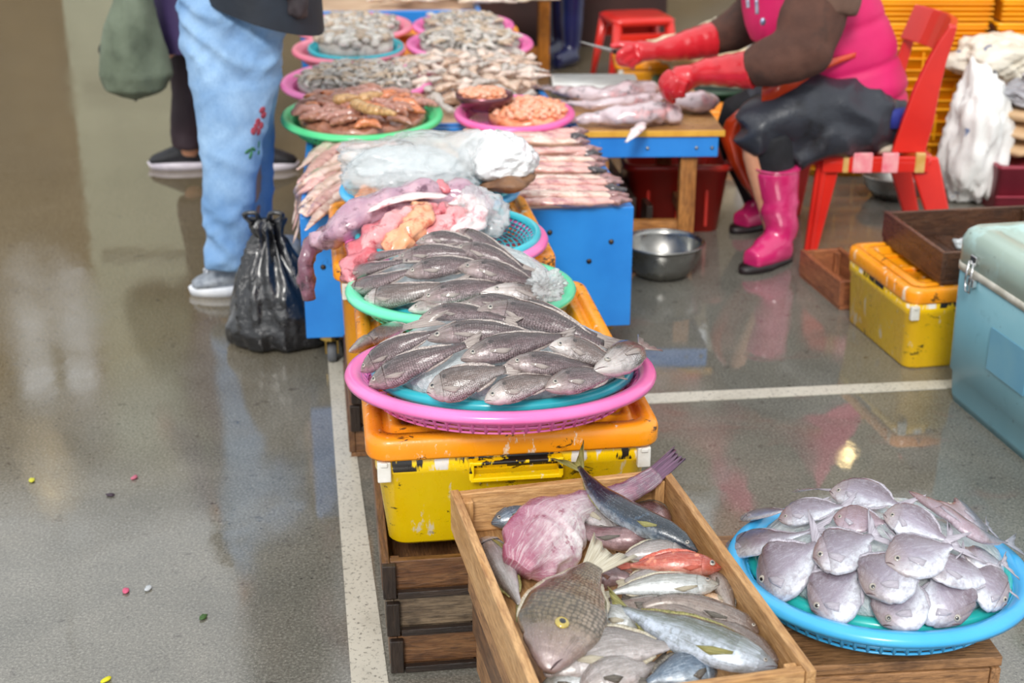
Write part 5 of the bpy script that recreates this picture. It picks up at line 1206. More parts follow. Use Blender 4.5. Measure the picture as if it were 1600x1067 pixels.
# cooler
def cooler():
    ang = math.radians(11); bl = at(1467, 615, 0); ex = V((math.cos(ang), math.sin(ang), 0)); ey = V((-math.sin(ang), math.cos(ang), 0)); W, L = .50, .80
    c = V((bl.x, bl.y, 0)) + ex * W / 2 - ey * (L / 2); r = thing('cool_box', 'large faded blue-green cool box with steel latches at the right edge', 'cooler', c, ang)
    mb_ = plain('cooler_teal', '74a4b0', '6496a4', 3, .4, .08, 30, coat=.15, spots=[('4c7480', 5, .58, .72), ('3c5258', 40, .66, .72)])
    ml = plain('cooler_lid', 'a8bcb0', '98aca2', 3, .4, .08, 30, coat=.2, spots=[('b8d8d4', 4, .52, .62), ('4c5248', 30, .64, .74)])
    m = MB(); m.loft([rrect(W - .03, L - .03, .035, 0), rrect(W - .022, L - .022, .035, .02), rrect(W - .016, L - .016, .035, .075), rrect(W - .006, L - .006, .035, .082), rrect(W, L, .035, .33)]); m.build('body', mb_, r)
    m = MB(); m.loft([rrect(W + .006, L + .006, .037, .331), rrect(W + .006, L + .006, .037, .349)], (True, True)); m.build('white_trim', plain('cooler_trim', 'd8d4c8', 'b8b4a6', 20, .4), r)
    m = MB(); m.loft([rrect(W + .004, L + .004, .037, .350), rrect(W + .004, L + .004, .037, .405), rrect(W - .012, L - .012, .035, .425), rrect(W - .035, L - .035, .03, .434), rrect(W - .12, L - .12, .03, .434), rrect(W - .135, L - .135, .03, .426)]); m.build('lid', ml, r)
    for y in (.30, -.05, -.30):
        m = MB(); x = -W / 2 - .006; m.box((x, y, .375), (.012, .026, .022)); m.box((x, y, .322), (.012, .024, .02)); la = m.build('latch', M_chrome, r, smooth=False, bevel=.002)
        m = MB(); m.tube([(x - .008, y - .010, .372), (x - .012, y - .011, .33), (x - .010, y - .010, .30), (x - .010, y + .010, .30), (x - .012, y + .011, .33), (x - .008, y + .010, .372)], .0025, 8); m.build('wire_loop', M_chrome, la)
    m = MB(); m.box((-W / 2 - .0015, .12, .20), (.003, .16, .10)); m.build('faded_patch', plain('cooler_patch', '6098b4', '70a2b4', 6, .45), r, smooth=False)
cooler()
#@@PEOPLE
# ================================================================== PEOPLE
def U(parts, voxel=.012, smooth=6):
    m = MB()
    for p_ in parts: m.add(p_.v, p_.f)
    return remesh(m, voxel, smooth)
def T(path, rad, seg=16): 
    sp = catmull([V(p) for p in path], max(8, len(path) * 5)); n = len(sp); rr = []
    for i in range(n):
        f = i / (n - 1) * (len(rad) - 1); k = min(int(f), len(rad) - 2); g = f - k; g = g * g * (3 - 2 * g); rr.append(rad[k] + (rad[k + 1] - rad[k]) * g)
    m = MB(); m.tube(sp, rr, seg); return m
def Bl(c, r): m = MB(); m.ball(c, r, 20, 14); return m
SKIN = plain('skin', 'd09878', 'c48868', 20, .5, .1, 60, sss=.1)
def head(root, off, c, r, face, haircol):
    """simple head with face and hair, above the frame"""
    fwd = V(face).normalized(); z = V((0, 0, 1)); sd_ = fwd.cross(z).normalized()
    h = [Bl(c, (r * .78, r * .82, r)), Bl(c + fwd * r * .25 - z * r * .45, (r * .52, r * .52, r * .5)), T([c + fwd * r * .72 + z * r * .1, c + fwd * r * .98 - z * r * .18], [r * .09, r * .15], 8), T([c - z * r * .6, c - z * r * 1.45 - fwd * r * .1], [r * .42, r * .5])]
    for s in (-1, 1): h.append(Bl(c + sd_ * s * r * .78, (r * .12, r * .16, r * .24)))
    m = U(h, .009, 4); m.build('head', SKIN, root, off=off)
    for s in (-1, 1): m = MB(); m.ball(c + fwd * r * .70 + sd_ * s * r * .3 + z * r * .05, (r * .11,) * 3, 10, 8); e = m.build('eye', eye_b, root, off=off)
    m = T([c + fwd * r * .74 - z * r * .48 - sd_ * r * .2, c + fwd * r * .80 - z * r * .5, c + fwd * r * .74 - z * r * .48 + sd_ * r * .2], [r * .03, r * .06, r * .03], 8); m.build('mouth', plain('lips', 'a85858', None, 1, .4), root, off=off)
    m = U([Bl(c - fwd * r * .14 + z * r * .16, (r * .88, r * .88, r * .95))], .012, 3); m.v = [p + (V((0, 0, 0)) if (p - c).dot(fwd) < r * .45 or p.z > c.z + r * .45 else -fwd * r * .35) for p in m.v]; noisy(m, .01, 40, 2); m.build('hair', haircol, root, off=off)
HAIR = plain('dark_hair', '221c1a', '3a302c', 60, .4, .6, 200)

# ------------------------------------------------ seated woman
def woman():
    o0 = onY(1340, 300, 4.46); off = V((o0.x, 4.46, 0)); root = thing('person', 'seated person in pink vest, dark trousers, pink rubber boots and red gloves', 'person', off)
    def p(x, y, Y): return onY(x, y, Y)
    s = mpp(p(1300, 100, 4.4))
    # body: one continuous figure under the clothes
    sh_n, el_n, wr_n = p(1285, 5, 4.20), p(1252, 84, 4.14), p(1085, 122, 4.30)
    sh_f, el_f, wr_f = p(1205, -30, 4.74), p(1165, 40, 4.78), p(1015, 82, 4.70)
    hip, kn_n, an_n = p(1365, 190, 4.34), p(1188, 186, 4.22), V((p(1214, 390, 4.17).x, 4.20, .06))
    kn_f, an_f = p(1160, 178, 4.60), V((an_n.x + .03, 4.60, .06))
    b = U([T([p(1350, 165, 4.46), p(1300, 60, 4.46), p(1262, -70, 4.46), p(1245, -110, 4.46)], [.11, .11, .10, .05]), T([sh_n, el_n, wr_n], [.04, .034, .022]), T([sh_f, el_f, wr_f], [.04, .034, .022]), T([p(1262, -60, 4.46), sh_n], [.05, .045]), T([p(1262, -60, 4.46), sh_f], [.05, .045]),
           T([hip, kn_n, an_n], [.07, .045, .03]), T([p(1365, 190, 4.60), kn_f, an_f], [.07, .045, .03]), T([wr_n, p(1060, 130, 4.32)], [.022, .025]), T([wr_f, p(990, 84, 4.68)], [.022, .025])], .014, 3)
    b.build('body', SKIN, root, off=off)
    head(root, off, p(1215, -175, 4.46), .105, (-.85, -.1, -.5), HAIR)
    # trousers
    tr = MATS.get('x') or plain('dark_trousers', '2c2f38', '22252e', 8, .45, .5, 26, coat=.12, spots=[('15161c', 6, .55, .66)], bdist=.008)
    hipb = Bl(p(1360, 172, 4.46), (.115, .20, .10))
    m = U([hipb, T([p(1365, 180, 4.36), p(1270, 172, 4.28), p(1195, 190, 4.22), p(1176, 206, 4.21)], [.115, .115, .105, .075]), T([p(1180, 196, 4.21), p(1200, 232, 4.20)], [.085, .062]), T([p(1330, 190, 4.34), p(1280, 212, 4.26), p(1240, 256, 4.20)], [.115, .095, .035]), T([p(1390, 180, 4.4), p(1340, 205, 4.3)], [.09, .085]), T([p(1300, 195, 4.3), p(1240, 222, 4.22), p(1222, 240, 4.2)], [.09, .06, .03]),
           T([p(1365, 175, 4.58), p(1260, 160, 4.62), p(1165, 172, 4.62)], [.11, .105, .09]), T([p(1165, 172, 4.62), p(1175, 250, 4.62)], [.085, .06])], .011, 5)
    d0 = V((-.5, 0, -.6))
    for _ in range(1):
        out = []
        for q in m.v:
            w_ = noise.noise(V((q.x * 5 + q.z * 9, q.y * 4, q.z * 4 - q.x * 7))); out.append(q + (q - p(1280, 185, 4.42)).normalized() * (.5 - abs(w_) * 2.4) * .015)
        m.v = out
    m.build('trousers', tr, root, off=off)
    bk = plain('black_knit', '101014', '1a1a20', 40, .8, .3, 120)
    for (Y, kx, sx) in ((4.20, 1203, 1214),):
        m = U([T([p(kx, 208, Y), p(sx, 275, Y)], [.066, .058])], .01, 3); m.build('knit_stocking', bk, root, off=off)
    m = U([T([p(1365, 190, 4.60), kn_f, an_f], [.05, .078, .062])], .011, 3); m.build('knit_stocking', bk, root, off=off)
    bp_ = plain('pink_rubber', 'd42c70', 'c42464', 5, .22, .05, 20, coat=.7, spots=[('f06098', 5, .6, .8)]); so = plain('boot_sole', '1a1416', '28181c', 30, .5)
    for k, (Y, dx, nm) in enumerate(((4.19, 0, 'a'), (4.60, .03, 'b'))):
        tx = p(1214, 262, 4.19); top = V((tx.x + dx, Y, p(1214, 262, 4.19).z)); an = V((p(1220, 372, 4.19).x + dx, Y, .075)); toe = V((p(1165, 400, 4.19).x + dx, Y - .09, .034)); heel = V((an.x + .012, Y + .012, .045))
        m = U([T([top, top.lerp(an, .5) + V((.002, 0, 0)), an], [.068, .058, .050]), T([heel, an.lerp(toe, .4) + V((0, 0, -.015)), toe], [.045, .046, .036]), T([an, an.lerp(toe, .55)], [.05, .042])], .007, 5)
        m.v = [V((q.x, q.y, max(q.z, .012))) + V((1, .3, 0)) * .004 * math.sin(q.z * 70 + q.y * 30) * (1 if .07 < q.z < .2 else 0) for q in m.v]
        bo = m.build('rubber_boot', bp_, root, off=off)
        d = (toe - heel); d.z = 0; L_ = d.length; d.normalize(); n = V((-d.y, d.x, 0)); ring = []
        for q in range(28):
            a = 6.2832 * q / 28; u = math.cos(a); v_ = math.sin(a); wd = .046 if u > 0 else .042; c_ = heel.lerp(toe, .5); c_.z = 0
            ring.append(c_ + d * u * (L_ / 2 + .042) + n * v_ * wd * (1 - .12 * math.exp(-((u + .25) / .3) ** 2)))
        m = MB(); m.loft([[q + V((0, 0, .0)) for q in ring], [q + V((0, 0, .018)) for q in ring], [(q - heel.lerp(toe, .5)) * .95 + heel.lerp(toe, .5) * 1 + V((0, 0, 0)) for q in [w_ + V((0, 0, .022)) for w_ in ring]]])
        m = MB(); m.loft([[V((q.x, q.y, 0)) for q in ring], [V((q.x, q.y, .02)) for q in ring]]); m.build('sole', so, bo, off=V((0, 0, 0)) + off)
        m = MB(); m.lathe([(.0685 + .003 * math.cos(a), .003 * math.sin(a)) for a in [6.283 * k_ / 8 for k_ in range(8)]], 32, c=(top.x, top.y, top.z), close=True); m.build('cuff_rim', bp_, bo, off=off)
    # vest
    vm = plain('pink_vest', 'd81868', 'cc145c', 5, .6, .4, 14, spots=[('c01058', 7, .6, .8)], bdist=.006)
    rows = [(172, 1350, 62, .15), (150, 1334, 80, .175), (120, 1318, 92, .185), (95, 1302, 100, .185), (60, 1284, 110, .185), (20, 1272, 108, .18), (-20, 1262, 104, .175), (-60, 1256, 96, .165), (-95, 1248, 70, .14), (-120, 1240, 36, .07)]
    rg = []
    for y, cx, hw, ry in rows:
        c = p(cx, y, 4.46); ss = mpp(c); r_ = []
        for k in range(48):
            a = 6.2832 * k / 48; r_.append(V((c.x + hw * ss * math.copysign(abs(math.cos(a)) ** .8, math.cos(a)), 4.46 + ry * math.copysign(abs(math.sin(a)) ** .8, math.sin(a)), c.z)))
        rg.append(r_)
    fine = []
    for i in range(len(rg) - 1):
        for k in range(7):
            f = k / 7; fine.append([a.lerp(b_, f) for a, b_ in zip(rg[i], rg[i + 1])])
    fine.append(rg[-1]); zc0 = p(1300, 150, 4.46).z
    for i, r_ in enumerate(fine):
        for k, q in enumerate(r_):
            t = q.z - zc0 + (q.x - off.x) * -.25; g = 0
            for gz in (.006, .125, .26): g += -.010 * math.exp(-((t - gz) / .009) ** 2) + .004 * math.exp(-((t - gz - .05) / .04) ** 2)
            c = V((off.x, 4.46, q.z)); r_[k] = q + (q - c).normalized() * (g + .008 * noise.noise(q * 9))
    m = MB(); m.loft(fine); m.build('vest', vm, root, off=off)
    m = MB(); c = p(1388, 156, 4.42); m.loft([[V((c.x - .02 + .062 * math.cos(a), 4.42 + .16 * math.sin(a), c.z + dz)) for a in [6.28 * k / 24 for k in range(24)]] for dz in (-.055, -.02, .0)]); m.build('shirt_hem', plain('navy_cloth', '24308c', '1c2670', 9, .7), root, off=off)
    zp = plain('zip_metal', 'c8c8d8', '8890b0', 30, .3, metal=.6)
    for (x, y, y2) in ((1168, 0, 12), (1182, 0, 22)): m = T([p(x, y, 4.26), p(x + 1, y2, 4.26)], [.006, .006], 8); m.build('zip_pull', zp, root, off=off)
    m = MB(); m.ball(p(1192, 34, 4.27), (.009, .006, .012), 10, 8); m.build('snap_button', zp, root, off=off)
    # apron and strap
    ap = plain('orange_apron', 'e0481c', 'c03814', 6, .25, .5, 16, coat=.5, bdist=.01)
    rows = [((1240, 165), (1156, 172), 4.38), ((1220, 185), (1136, 190), 4.40), ((1212, 215), (1126, 215), 4.42), ((1212, 260), (1140, 255), 4.42), ((1214, 292), (1160, 290), 4.42), ((1214, 322), (1180, 316), 4.42)]
    m = MB(); rg = []
    for (a, b_, Y) in rows:
        A_, B_ = p(a[0], a[1], Y), p(b_[0], b_[1], Y); r_ = [A_.lerp(B_, k / 14) + V((0, .018 * math.sin(k * 1.3 + Y * 9), 0)) for k in range(15)]; rg.append(r_ + [q + V((0, .006, 0)) for q in r_[::-1]])
    m.loft(rg); m.build('apron', ap, root, off=off)
    m = MB(); rg = []
    for x, y, Y, hh in ((1190, 150, 4.20, .03), (1222, 130, 4.19, .035), (1245, 120, 4.19, .030), (1275, 106, 4.235, .016), (1315, 92, 4.262, .009), (1355, 80, 4.30, .007)):
        c = p(x, y, Y); rg.append([c + V((0, -.006, -hh)), c + V((0, -.006, hh)), c + V((0, .004, hh)), c + V((0, .004, -hh))])
    m.loft(rg); m.build('apron_strap', ap, root, off=off)
    # sleeves
    sl = plain('brown_knit', '58382c', '4a2e24', 14, .85, .5, 160, spots=[('382822', 6, .55, .7)])
    sl2 = plain('brown_knit_light', '6e5244', '62483c', 14, .85, .4, 160)
    m = U([T([p(1282, -8, 4.21), p(1262, 50, 4.16), p(1246, 84, 4.13)], [.095, .098, .084]), T([p(1246, 84, 4.13), p(1205, 96, 4.15), p(1172, 108, 4.18)], [.084, .075, .058]), Bl(p(1255, 80, 4.13), (.085, .08, .082))], .009, 5); noisy(m, .006, 10, 4); m.build('sleeve', sl, root, off=off)
    m = U([T([p(1275, -50, 4.24), p(1292, -5, 4.20), p(1290, 22, 4.19)], [.09, .108, .090])], .009, 5); m.build('shoulder_panel', sl2, root, off=off)
    m = U([T([p(1215, -30, 4.74), p(1178, 22, 4.78), p(1150, 45, 4.78), p(1112, 62, 4.76)], [.09, .082, .072, .056])], .009, 5); noisy(m, .006, 10, 8); m.build('sleeve', sl, root, off=off)
    # gloves
    gl = plain('red_rubber_glove', 'd42832', 'be1c26', 8, .3, .35, 26, coat=.5, spots=[('e44450', 6, .6, .8)], bdist=.006)
    def glove(parts, nm): m = U(parts, .0055, 4); m.v = [q + (V((0, 0, 1)) * .0010 * math.sin(q.x * 190 + q.z * 60)) * (1 if q.x > p(1085, 100, 4.2).x else .3) for q in m.v]; return m.build(nm, gl, root, off=off)
    Yn = 4.28
    def c1_(x, y, dy=0): return p(x, y, Yn + dy)
    glove([T([p(1178, 108, 4.18), p(1140, 110, 4.21), p(1105, 112, 4.25), c1_(1084, 118)], [.060, .050, .042, .035]),
           Bl(c1_(1064, 126), (.046, .036, .042)), T([c1_(1084, 118), c1_(1058, 124)], [.036, .040]),
           T([c1_(1050, 112, -.02), c1_(1036, 126, -.02), c1_(1038, 145, -.01), c1_(1046, 158, 0)], [.016, .015, .013, .011], 10),
           T([c1_(1052, 118, -.035), c1_(1041, 134, -.035), c1_(1044, 150, -.025), c1_(1054, 160, -.01)], [.016, .0155, .013, .011], 10),
           T([c1_(1060, 122, -.045), c1_(1052, 140, -.045), c1_(1056, 153, -.035)], [.016, .015, .011], 10),
           T([c1_(1070, 126, -.045), c1_(1065, 142, -.045), c1_(1068, 152, -.035)], [.014, .013, .010], 10),
           T([c1_(1072, 124, .02), c1_(1052, 142, .035), c1_(1040, 156, .03)], [.017, .015, .011], 10)], 'glove')
    Y2 = 4.68
    def c2_(x, y, dy=0): return p(x, y, Y2 + dy)
    glove([T([p(1114, 62, 4.76), p(1085, 68, 4.74), p(1050, 76, 4.71), c2_(1022, 80)], [.060, .052, .042, .029]),
           Bl(c2_(1002, 80), (.042, .030, .034)), T([c2_(1024, 80), c2_(998, 80)], [.03, .036]),
           T([c2_(994, 72, -.01), c2_(972, 70, -.01), c2_(953, 73, -.01)], [.015, .0135, .010], 10),
           T([c2_(988, 78, -.03), c2_(970, 84, -.045), c2_(968, 96, -.03), c2_(976, 102, 0)], [.016, .015, .013, .010], 10),
           T([c2_(992, 86, -.03), c2_(978, 94, -.04), c2_(980, 103, -.02)], [.015, .014, .011], 10),
           T([c2_(998, 92, -.025), c2_(987, 100, -.03), c2_(990, 106, -.015)], [.014, .012, .010], 10),
           T([c2_(1006, 88, .0), c2_(992, 97, .02), c2_(978, 99, .03)], [.017, .014, .011], 10)], 'glove')
    # knife, a thing of its own
    a, b_, c_ = p(990, 92, 4.665), p(962, 80, 4.65), p(906, 65, 4.63); kr = thing('knife', 'thin steel knife with a dark handle held in the far red glove', 'knife', b_)
    m = T([a, a.lerp(b_, .5), b_], [.011, .013, .011], 12); m.build('handle', plain('knife_handle', '4c2c20', '3a2018', 30, .4), kr, off=b_)
    m = MB(); rg = []
    for k in range(8):
        f = k / 7; q = b_.lerp(c_, f); hh = .010 * (1 - .8 * f); rg.append([q + V((0, -.001, -hh)), q + V((0, -.001, hh * .6)), q + V((0, .001, hh * .6)), q + V((0, .001, -hh))])
    m.loft(rg); m.build('blade', M_steel, kr, off=b_); m = MB(); m.ball(b_.lerp(a, .2) + V((0, -.012, 0)), (.005,) * 3, 8, 6); m.build('rivet', M_chrome, kr, off=b_)
woman()

# ------------------------------------------------ standing customer in jeans
def jeans_person():
    Y = 3.95; off = V((onY(355, 470, 3.86).x, 3.9, 0)); root = thing('person', 'standing person in light blue jeans with embroidered flowers and silver trainers', 'person', off)
    def p(x, y, Y_=Y): return onY(x, y, Y_)
    an1 = V((p(352, 440, 3.88).x, 3.92, .06)); an2 = V((p(398, 400, 4.1).x, 4.12, .06))
    hipL, hipR = p(352, 20, 3.90), p(388, 20, 4.12); kn1, kn2 = p(362, 240, 3.90), p(388, 232, 4.12)
    zt = p(370, -70).z; cx = p(372, -60).x
    b = U([T([p(356, 20, 3.98), kn1, an1], [.055, .045, .032]), T([p(380, 20, 4.08), kn2, an2], [.055, .045, .032]), Bl(p(368, -25, 4.02), (.09, .12, .10)), T([p(370, -30, 4.0), V((cx, 4.0, 1.18)), V((cx, 4.0, 1.38))], [.13, .14, .11]), T([V((cx, 3.86, 1.40)), V((cx + .02, 3.80, 1.15)), p(455, 5, 3.9)], [.05, .04, .028]), T([V((cx, 4.14, 1.40)), V((cx + .02, 4.22, 1.15)), V((cx + .15, 4.2, .98))], [.05, .04, .028]), T([V((cx, 4.0, 1.38)), V((cx, 4.0, 1.5))], [.09, .05])], .015, 3)
    b.build('body', SKIN, root, off=off); head(root, off, V((cx + .02, 4.0, 1.62)), .11, (.8, .3, -.3), HAIR)
    # jeans (denim with lighter rubbed thighs)
    s = NT('light_denim'); co = s.coord('Object'); f = s.noise(co, 5, 5, .6); weave = s.noise(s.coord('Object', (1, 1, .4)), 260, 3, .7)
    c = s.mix(s.ramp(f, [(.35, 0.), (.65, 1.)]), lin('6c93c0'), lin('9cbcdc')); c = s.mix(s.ramp(weave, [(.4, .0), (.7, .35)]), c, lin('5c84b0'))
    s.set(Base_Color=c, Roughness=.85); s.bump(s.noise(s.coord('Object', (1, 1, .6)), 26, 4, .6), .5, .008)
    def leg(pts, rs): return T([p(x, y, Y_) for x, y, Y_ in pts], [r * mpp(p(360, 240)) for r in rs], 20)
    m = U([leg([(352, -20, 3.98), (350, 90, 3.94), (358, 220, 3.90), (358, 330, 3.88), (353, 418, 3.87)], [72, 60, 47, 41, 37]), leg([(385, -20, 4.08), (388, 90, 4.12), (390, 220, 4.16), (392, 330, 4.16), (390, 400, 4.16)], [62, 52, 42, 38, 35]),
           leg([(365, -60, 4.0), (362, 20, 4.0)], [84, 76]), leg([(385, -10, 3.95), (402, 70, 3.94), (384, 180, 3.94), (378, 260, 3.92)], [56, 44, 38, 30]), leg([(330, -30, 4.0), (326, 40, 3.98), (338, 110, 3.94)], [44, 50, 38])], .011, 7)
    out = []
    for q in m.v:
        fz = q.z; w_ = noise.noise(V((q.x * 6, q.y * 6, fz * 13 + q.x * 8))); k = .016 if fz < .3 or fz > .62 else .006
        out.append(q + V((q.x - kn1.x, q.y - 4.0, 0)).normalized() * (.45 - abs(w_) * 2.6 + .5 * (.3 - 2 * abs(noise.noise(V((q.x * 12, q.y * 9, fz * 22 - q.x * 14)))))) * k)
    m.v = out; m.build('jeans', s.m, root, off=off)
    st = plain('denim_seam', '7c9cc0', None, 1, .8)
    sm_ = [p(352 + 12, 60, 3.80), p(360, 150, 3.79), p(362, 240, 3.80), p(360, 330, 3.80), p(354, 416, 3.80)]
    # embroidery: flowers and leaves on the outer right leg
    em1 = plain('embroidery_red', 'b04858', '8c3040', 80, .8, .4, 200); em2 = plain('embroidery_green', '3c7c4c', '2c5c3c', 80, .8)
    deps = bpy.data.objects['jeans']; bpy.context.view_layer.update()
    def stick(px, py, r, mat, nm, squash=1.0, ang=0):
        d = ray(px, py).normalized(); o = CAM - off; hit, loc, nrm, _ = deps.ray_cast(o, d)
        if not hit: return
        loc = loc + off; z = nrm.normalized(); x = z.cross(V((0, 0, 1))).normalized(); y = z.cross(x); M = Matrix((x, y, z)).transposed() @ Matrix.Rotation(ang, 3, 'Z')
        m = MB(); m.ball(loc, (r, r * squash, .003), 12, 6, M); m.build(nm, mat, root, off=off)
    for x, y in ((400, 198), (408, 196), (404, 206), (396, 205), (403, 190), (412, 180), (410, 172)): stick(x, y, .011, em1, 'embroidered_petal')
    for x, y, a in ((388, 236, .4), (396, 233, -.5), (404, 238, .2), (392, 242, 1.2), (404, 226, 1.5)): stick(x, y, .013, em2, 'embroidered_leaf', .4, a)
    # jacket hem, cuff and hand
    jk = plain('navy_jacket', '1c2430', '141a24', 9, .6, .4, 30)
    m = MB(); rg = []
    for k in range(9):
        f = k / 8; z = p(390, 22, 4.0).z + f * (1.40 - p(390, 22, 4.0).z); r_ = []
        for j in range(36):
            a = 6.2832 * j / 36; rx = .165 - .02 * f; ry = .20 - .02 * f; drop = (.05 * math.cos(a) - .045) * (-1 if k == 0 else 0)
            r_.append(V((cx + .055 + rx * math.cos(a) - .05 * f, 4.0 + ry * math.sin(a), z - (.055 * (math.cos(a) + .3) if k == 0 else 0) + (.02 if k == 0 else 0))))
        rg.append(r_)
    rg.append([V((cx + .05 * math.cos(6.2832 * j / 36), 4.0 + .06 * math.sin(6.2832 * j / 36), 1.47)) for j in range(36)])
    m.loft(rg, (False, True)); noisy(m, .008, 9, 3); m.build('jacket', jk, root, off=off)
    for sy, pt in ((-1, [V((cx, 3.84, 1.39)), V((cx + .06, 3.78, 1.15)), p(452, -22, 3.86)]), (1, [V((cx, 4.16, 1.39)), V((cx + .06, 4.24, 1.15)), V((cx + .15, 4.2, .98))])):
        T(pt, [.07, .062, .05]).build('sleeve', jk, root, off=off)
    gl = plain('dark_glove', '2c2428', '3a3034', 20, .7, .4, 80)
    h0 = p(460, -8, 3.86); g = [T([p(454, -22, 3.86), h0], [.028, .034]), Bl(p(464, 4, 3.86), (.032, .03, .036))]
    for k in range(4): g.append(T([p(462 + k * 4, 8, 3.84 + k * .014), p(468 + k * 3, 22, 3.84 + k * .014), p(462 + k * 3, 28, 3.85 + k * .014)], [.011, .010, .008], 8))
    g.append(T([p(456, 2, 3.85), p(452, 16, 3.84), p(455, 24, 3.84)], [.012, .010, .008], 8)); U(g, .006, 4).build('glove', gl, root, off=off)
    def shoe(c, ang, upm, solm, nm='trainer', L_=.235, h=.085, accent=None):
        d = V((math.cos(ang), math.sin(ang), 0)); n = V((-d.y, d.x, 0))
        prof = [(-.5, .030, .60, .070), (-.42, .038, .9, .088), (-.25, .040, 1, .092), (-.05, .041, 1, .080), (.15, .045, 1, .062), (.32, .046, 1, .048), (.44, .036, .9, .036), (.5, .015, .7, .026)]
        m = MB(); rg = []
        for u, wd, _, hh in prof:
            r_ = []
            for k in range(16):
                a = 6.2832 * k / 16; r_.append(c + d * u * L_ + n * wd * math.cos(a) + V((0, 0, .014 + hh * .5 + hh * .5 * math.sin(a) * (1 if math.sin(a) > 0 else .9))))
            rg.append(r_)
        m.loft(rg); up_ = m.build(nm, upm, root, off=off)
        m = MB(); rg = []
        for zz, g_ in ((0, 1), (.022, 1.04), (.026, 1.0)):
            r_ = []
            for k in range(32):
                a = 6.2832 * k / 32; u = math.cos(a); r_.append(c + d * u * L_ * .53 * g_ + n * math.sin(a) * .047 * g_ * (1 - .15 * math.exp(-((u + .15) / .25) ** 2)) + V((0, 0, zz)))
            rg.append(r_)
        m.loft(rg); m.build('sole', solm, up_, off=off)
        if accent:
            for k in range(5):
                m = T([c + d * (-.02 + k * .026) - n * .042 + V((0, 0, .03)), c + d * (.0 + k * .02) - n * .034 + V((0, 0, .065))], [.004, .004], 6); m.build('side_stripe', accent, up_, off=off)
            for k in range(5): m = T([c + d * (.0 + k * .018) - n * .018 + V((0, 0, .098 - k * .007)), c + d * (.0 + k * .018) + n * .018 + V((0, 0, .098 - k * .007))], [.003, .003], 6); m.build('lace', solm, up_, off=off)
    wht = plain('white_rubber', 'eceef2', 'd0d4dc', 20, .4); slv = plain('silver_mesh', '9aa0a8', '7c828c', 60, .4, .5, 200, metal=.2)
    c = at(352, 461, 0); shoe(V((c.x + .02, c.y + .03, 0)), math.radians(190), slv, wht, accent=plain('silver_stripe', 'd8dce4', None, 1, .2, metal=.6)); shoe(V((an2.x + .02, an2.y, 0)), math.radians(192), slv, wht, accent=MATS['silver_stripe'])
    return shoe
jeans_person()

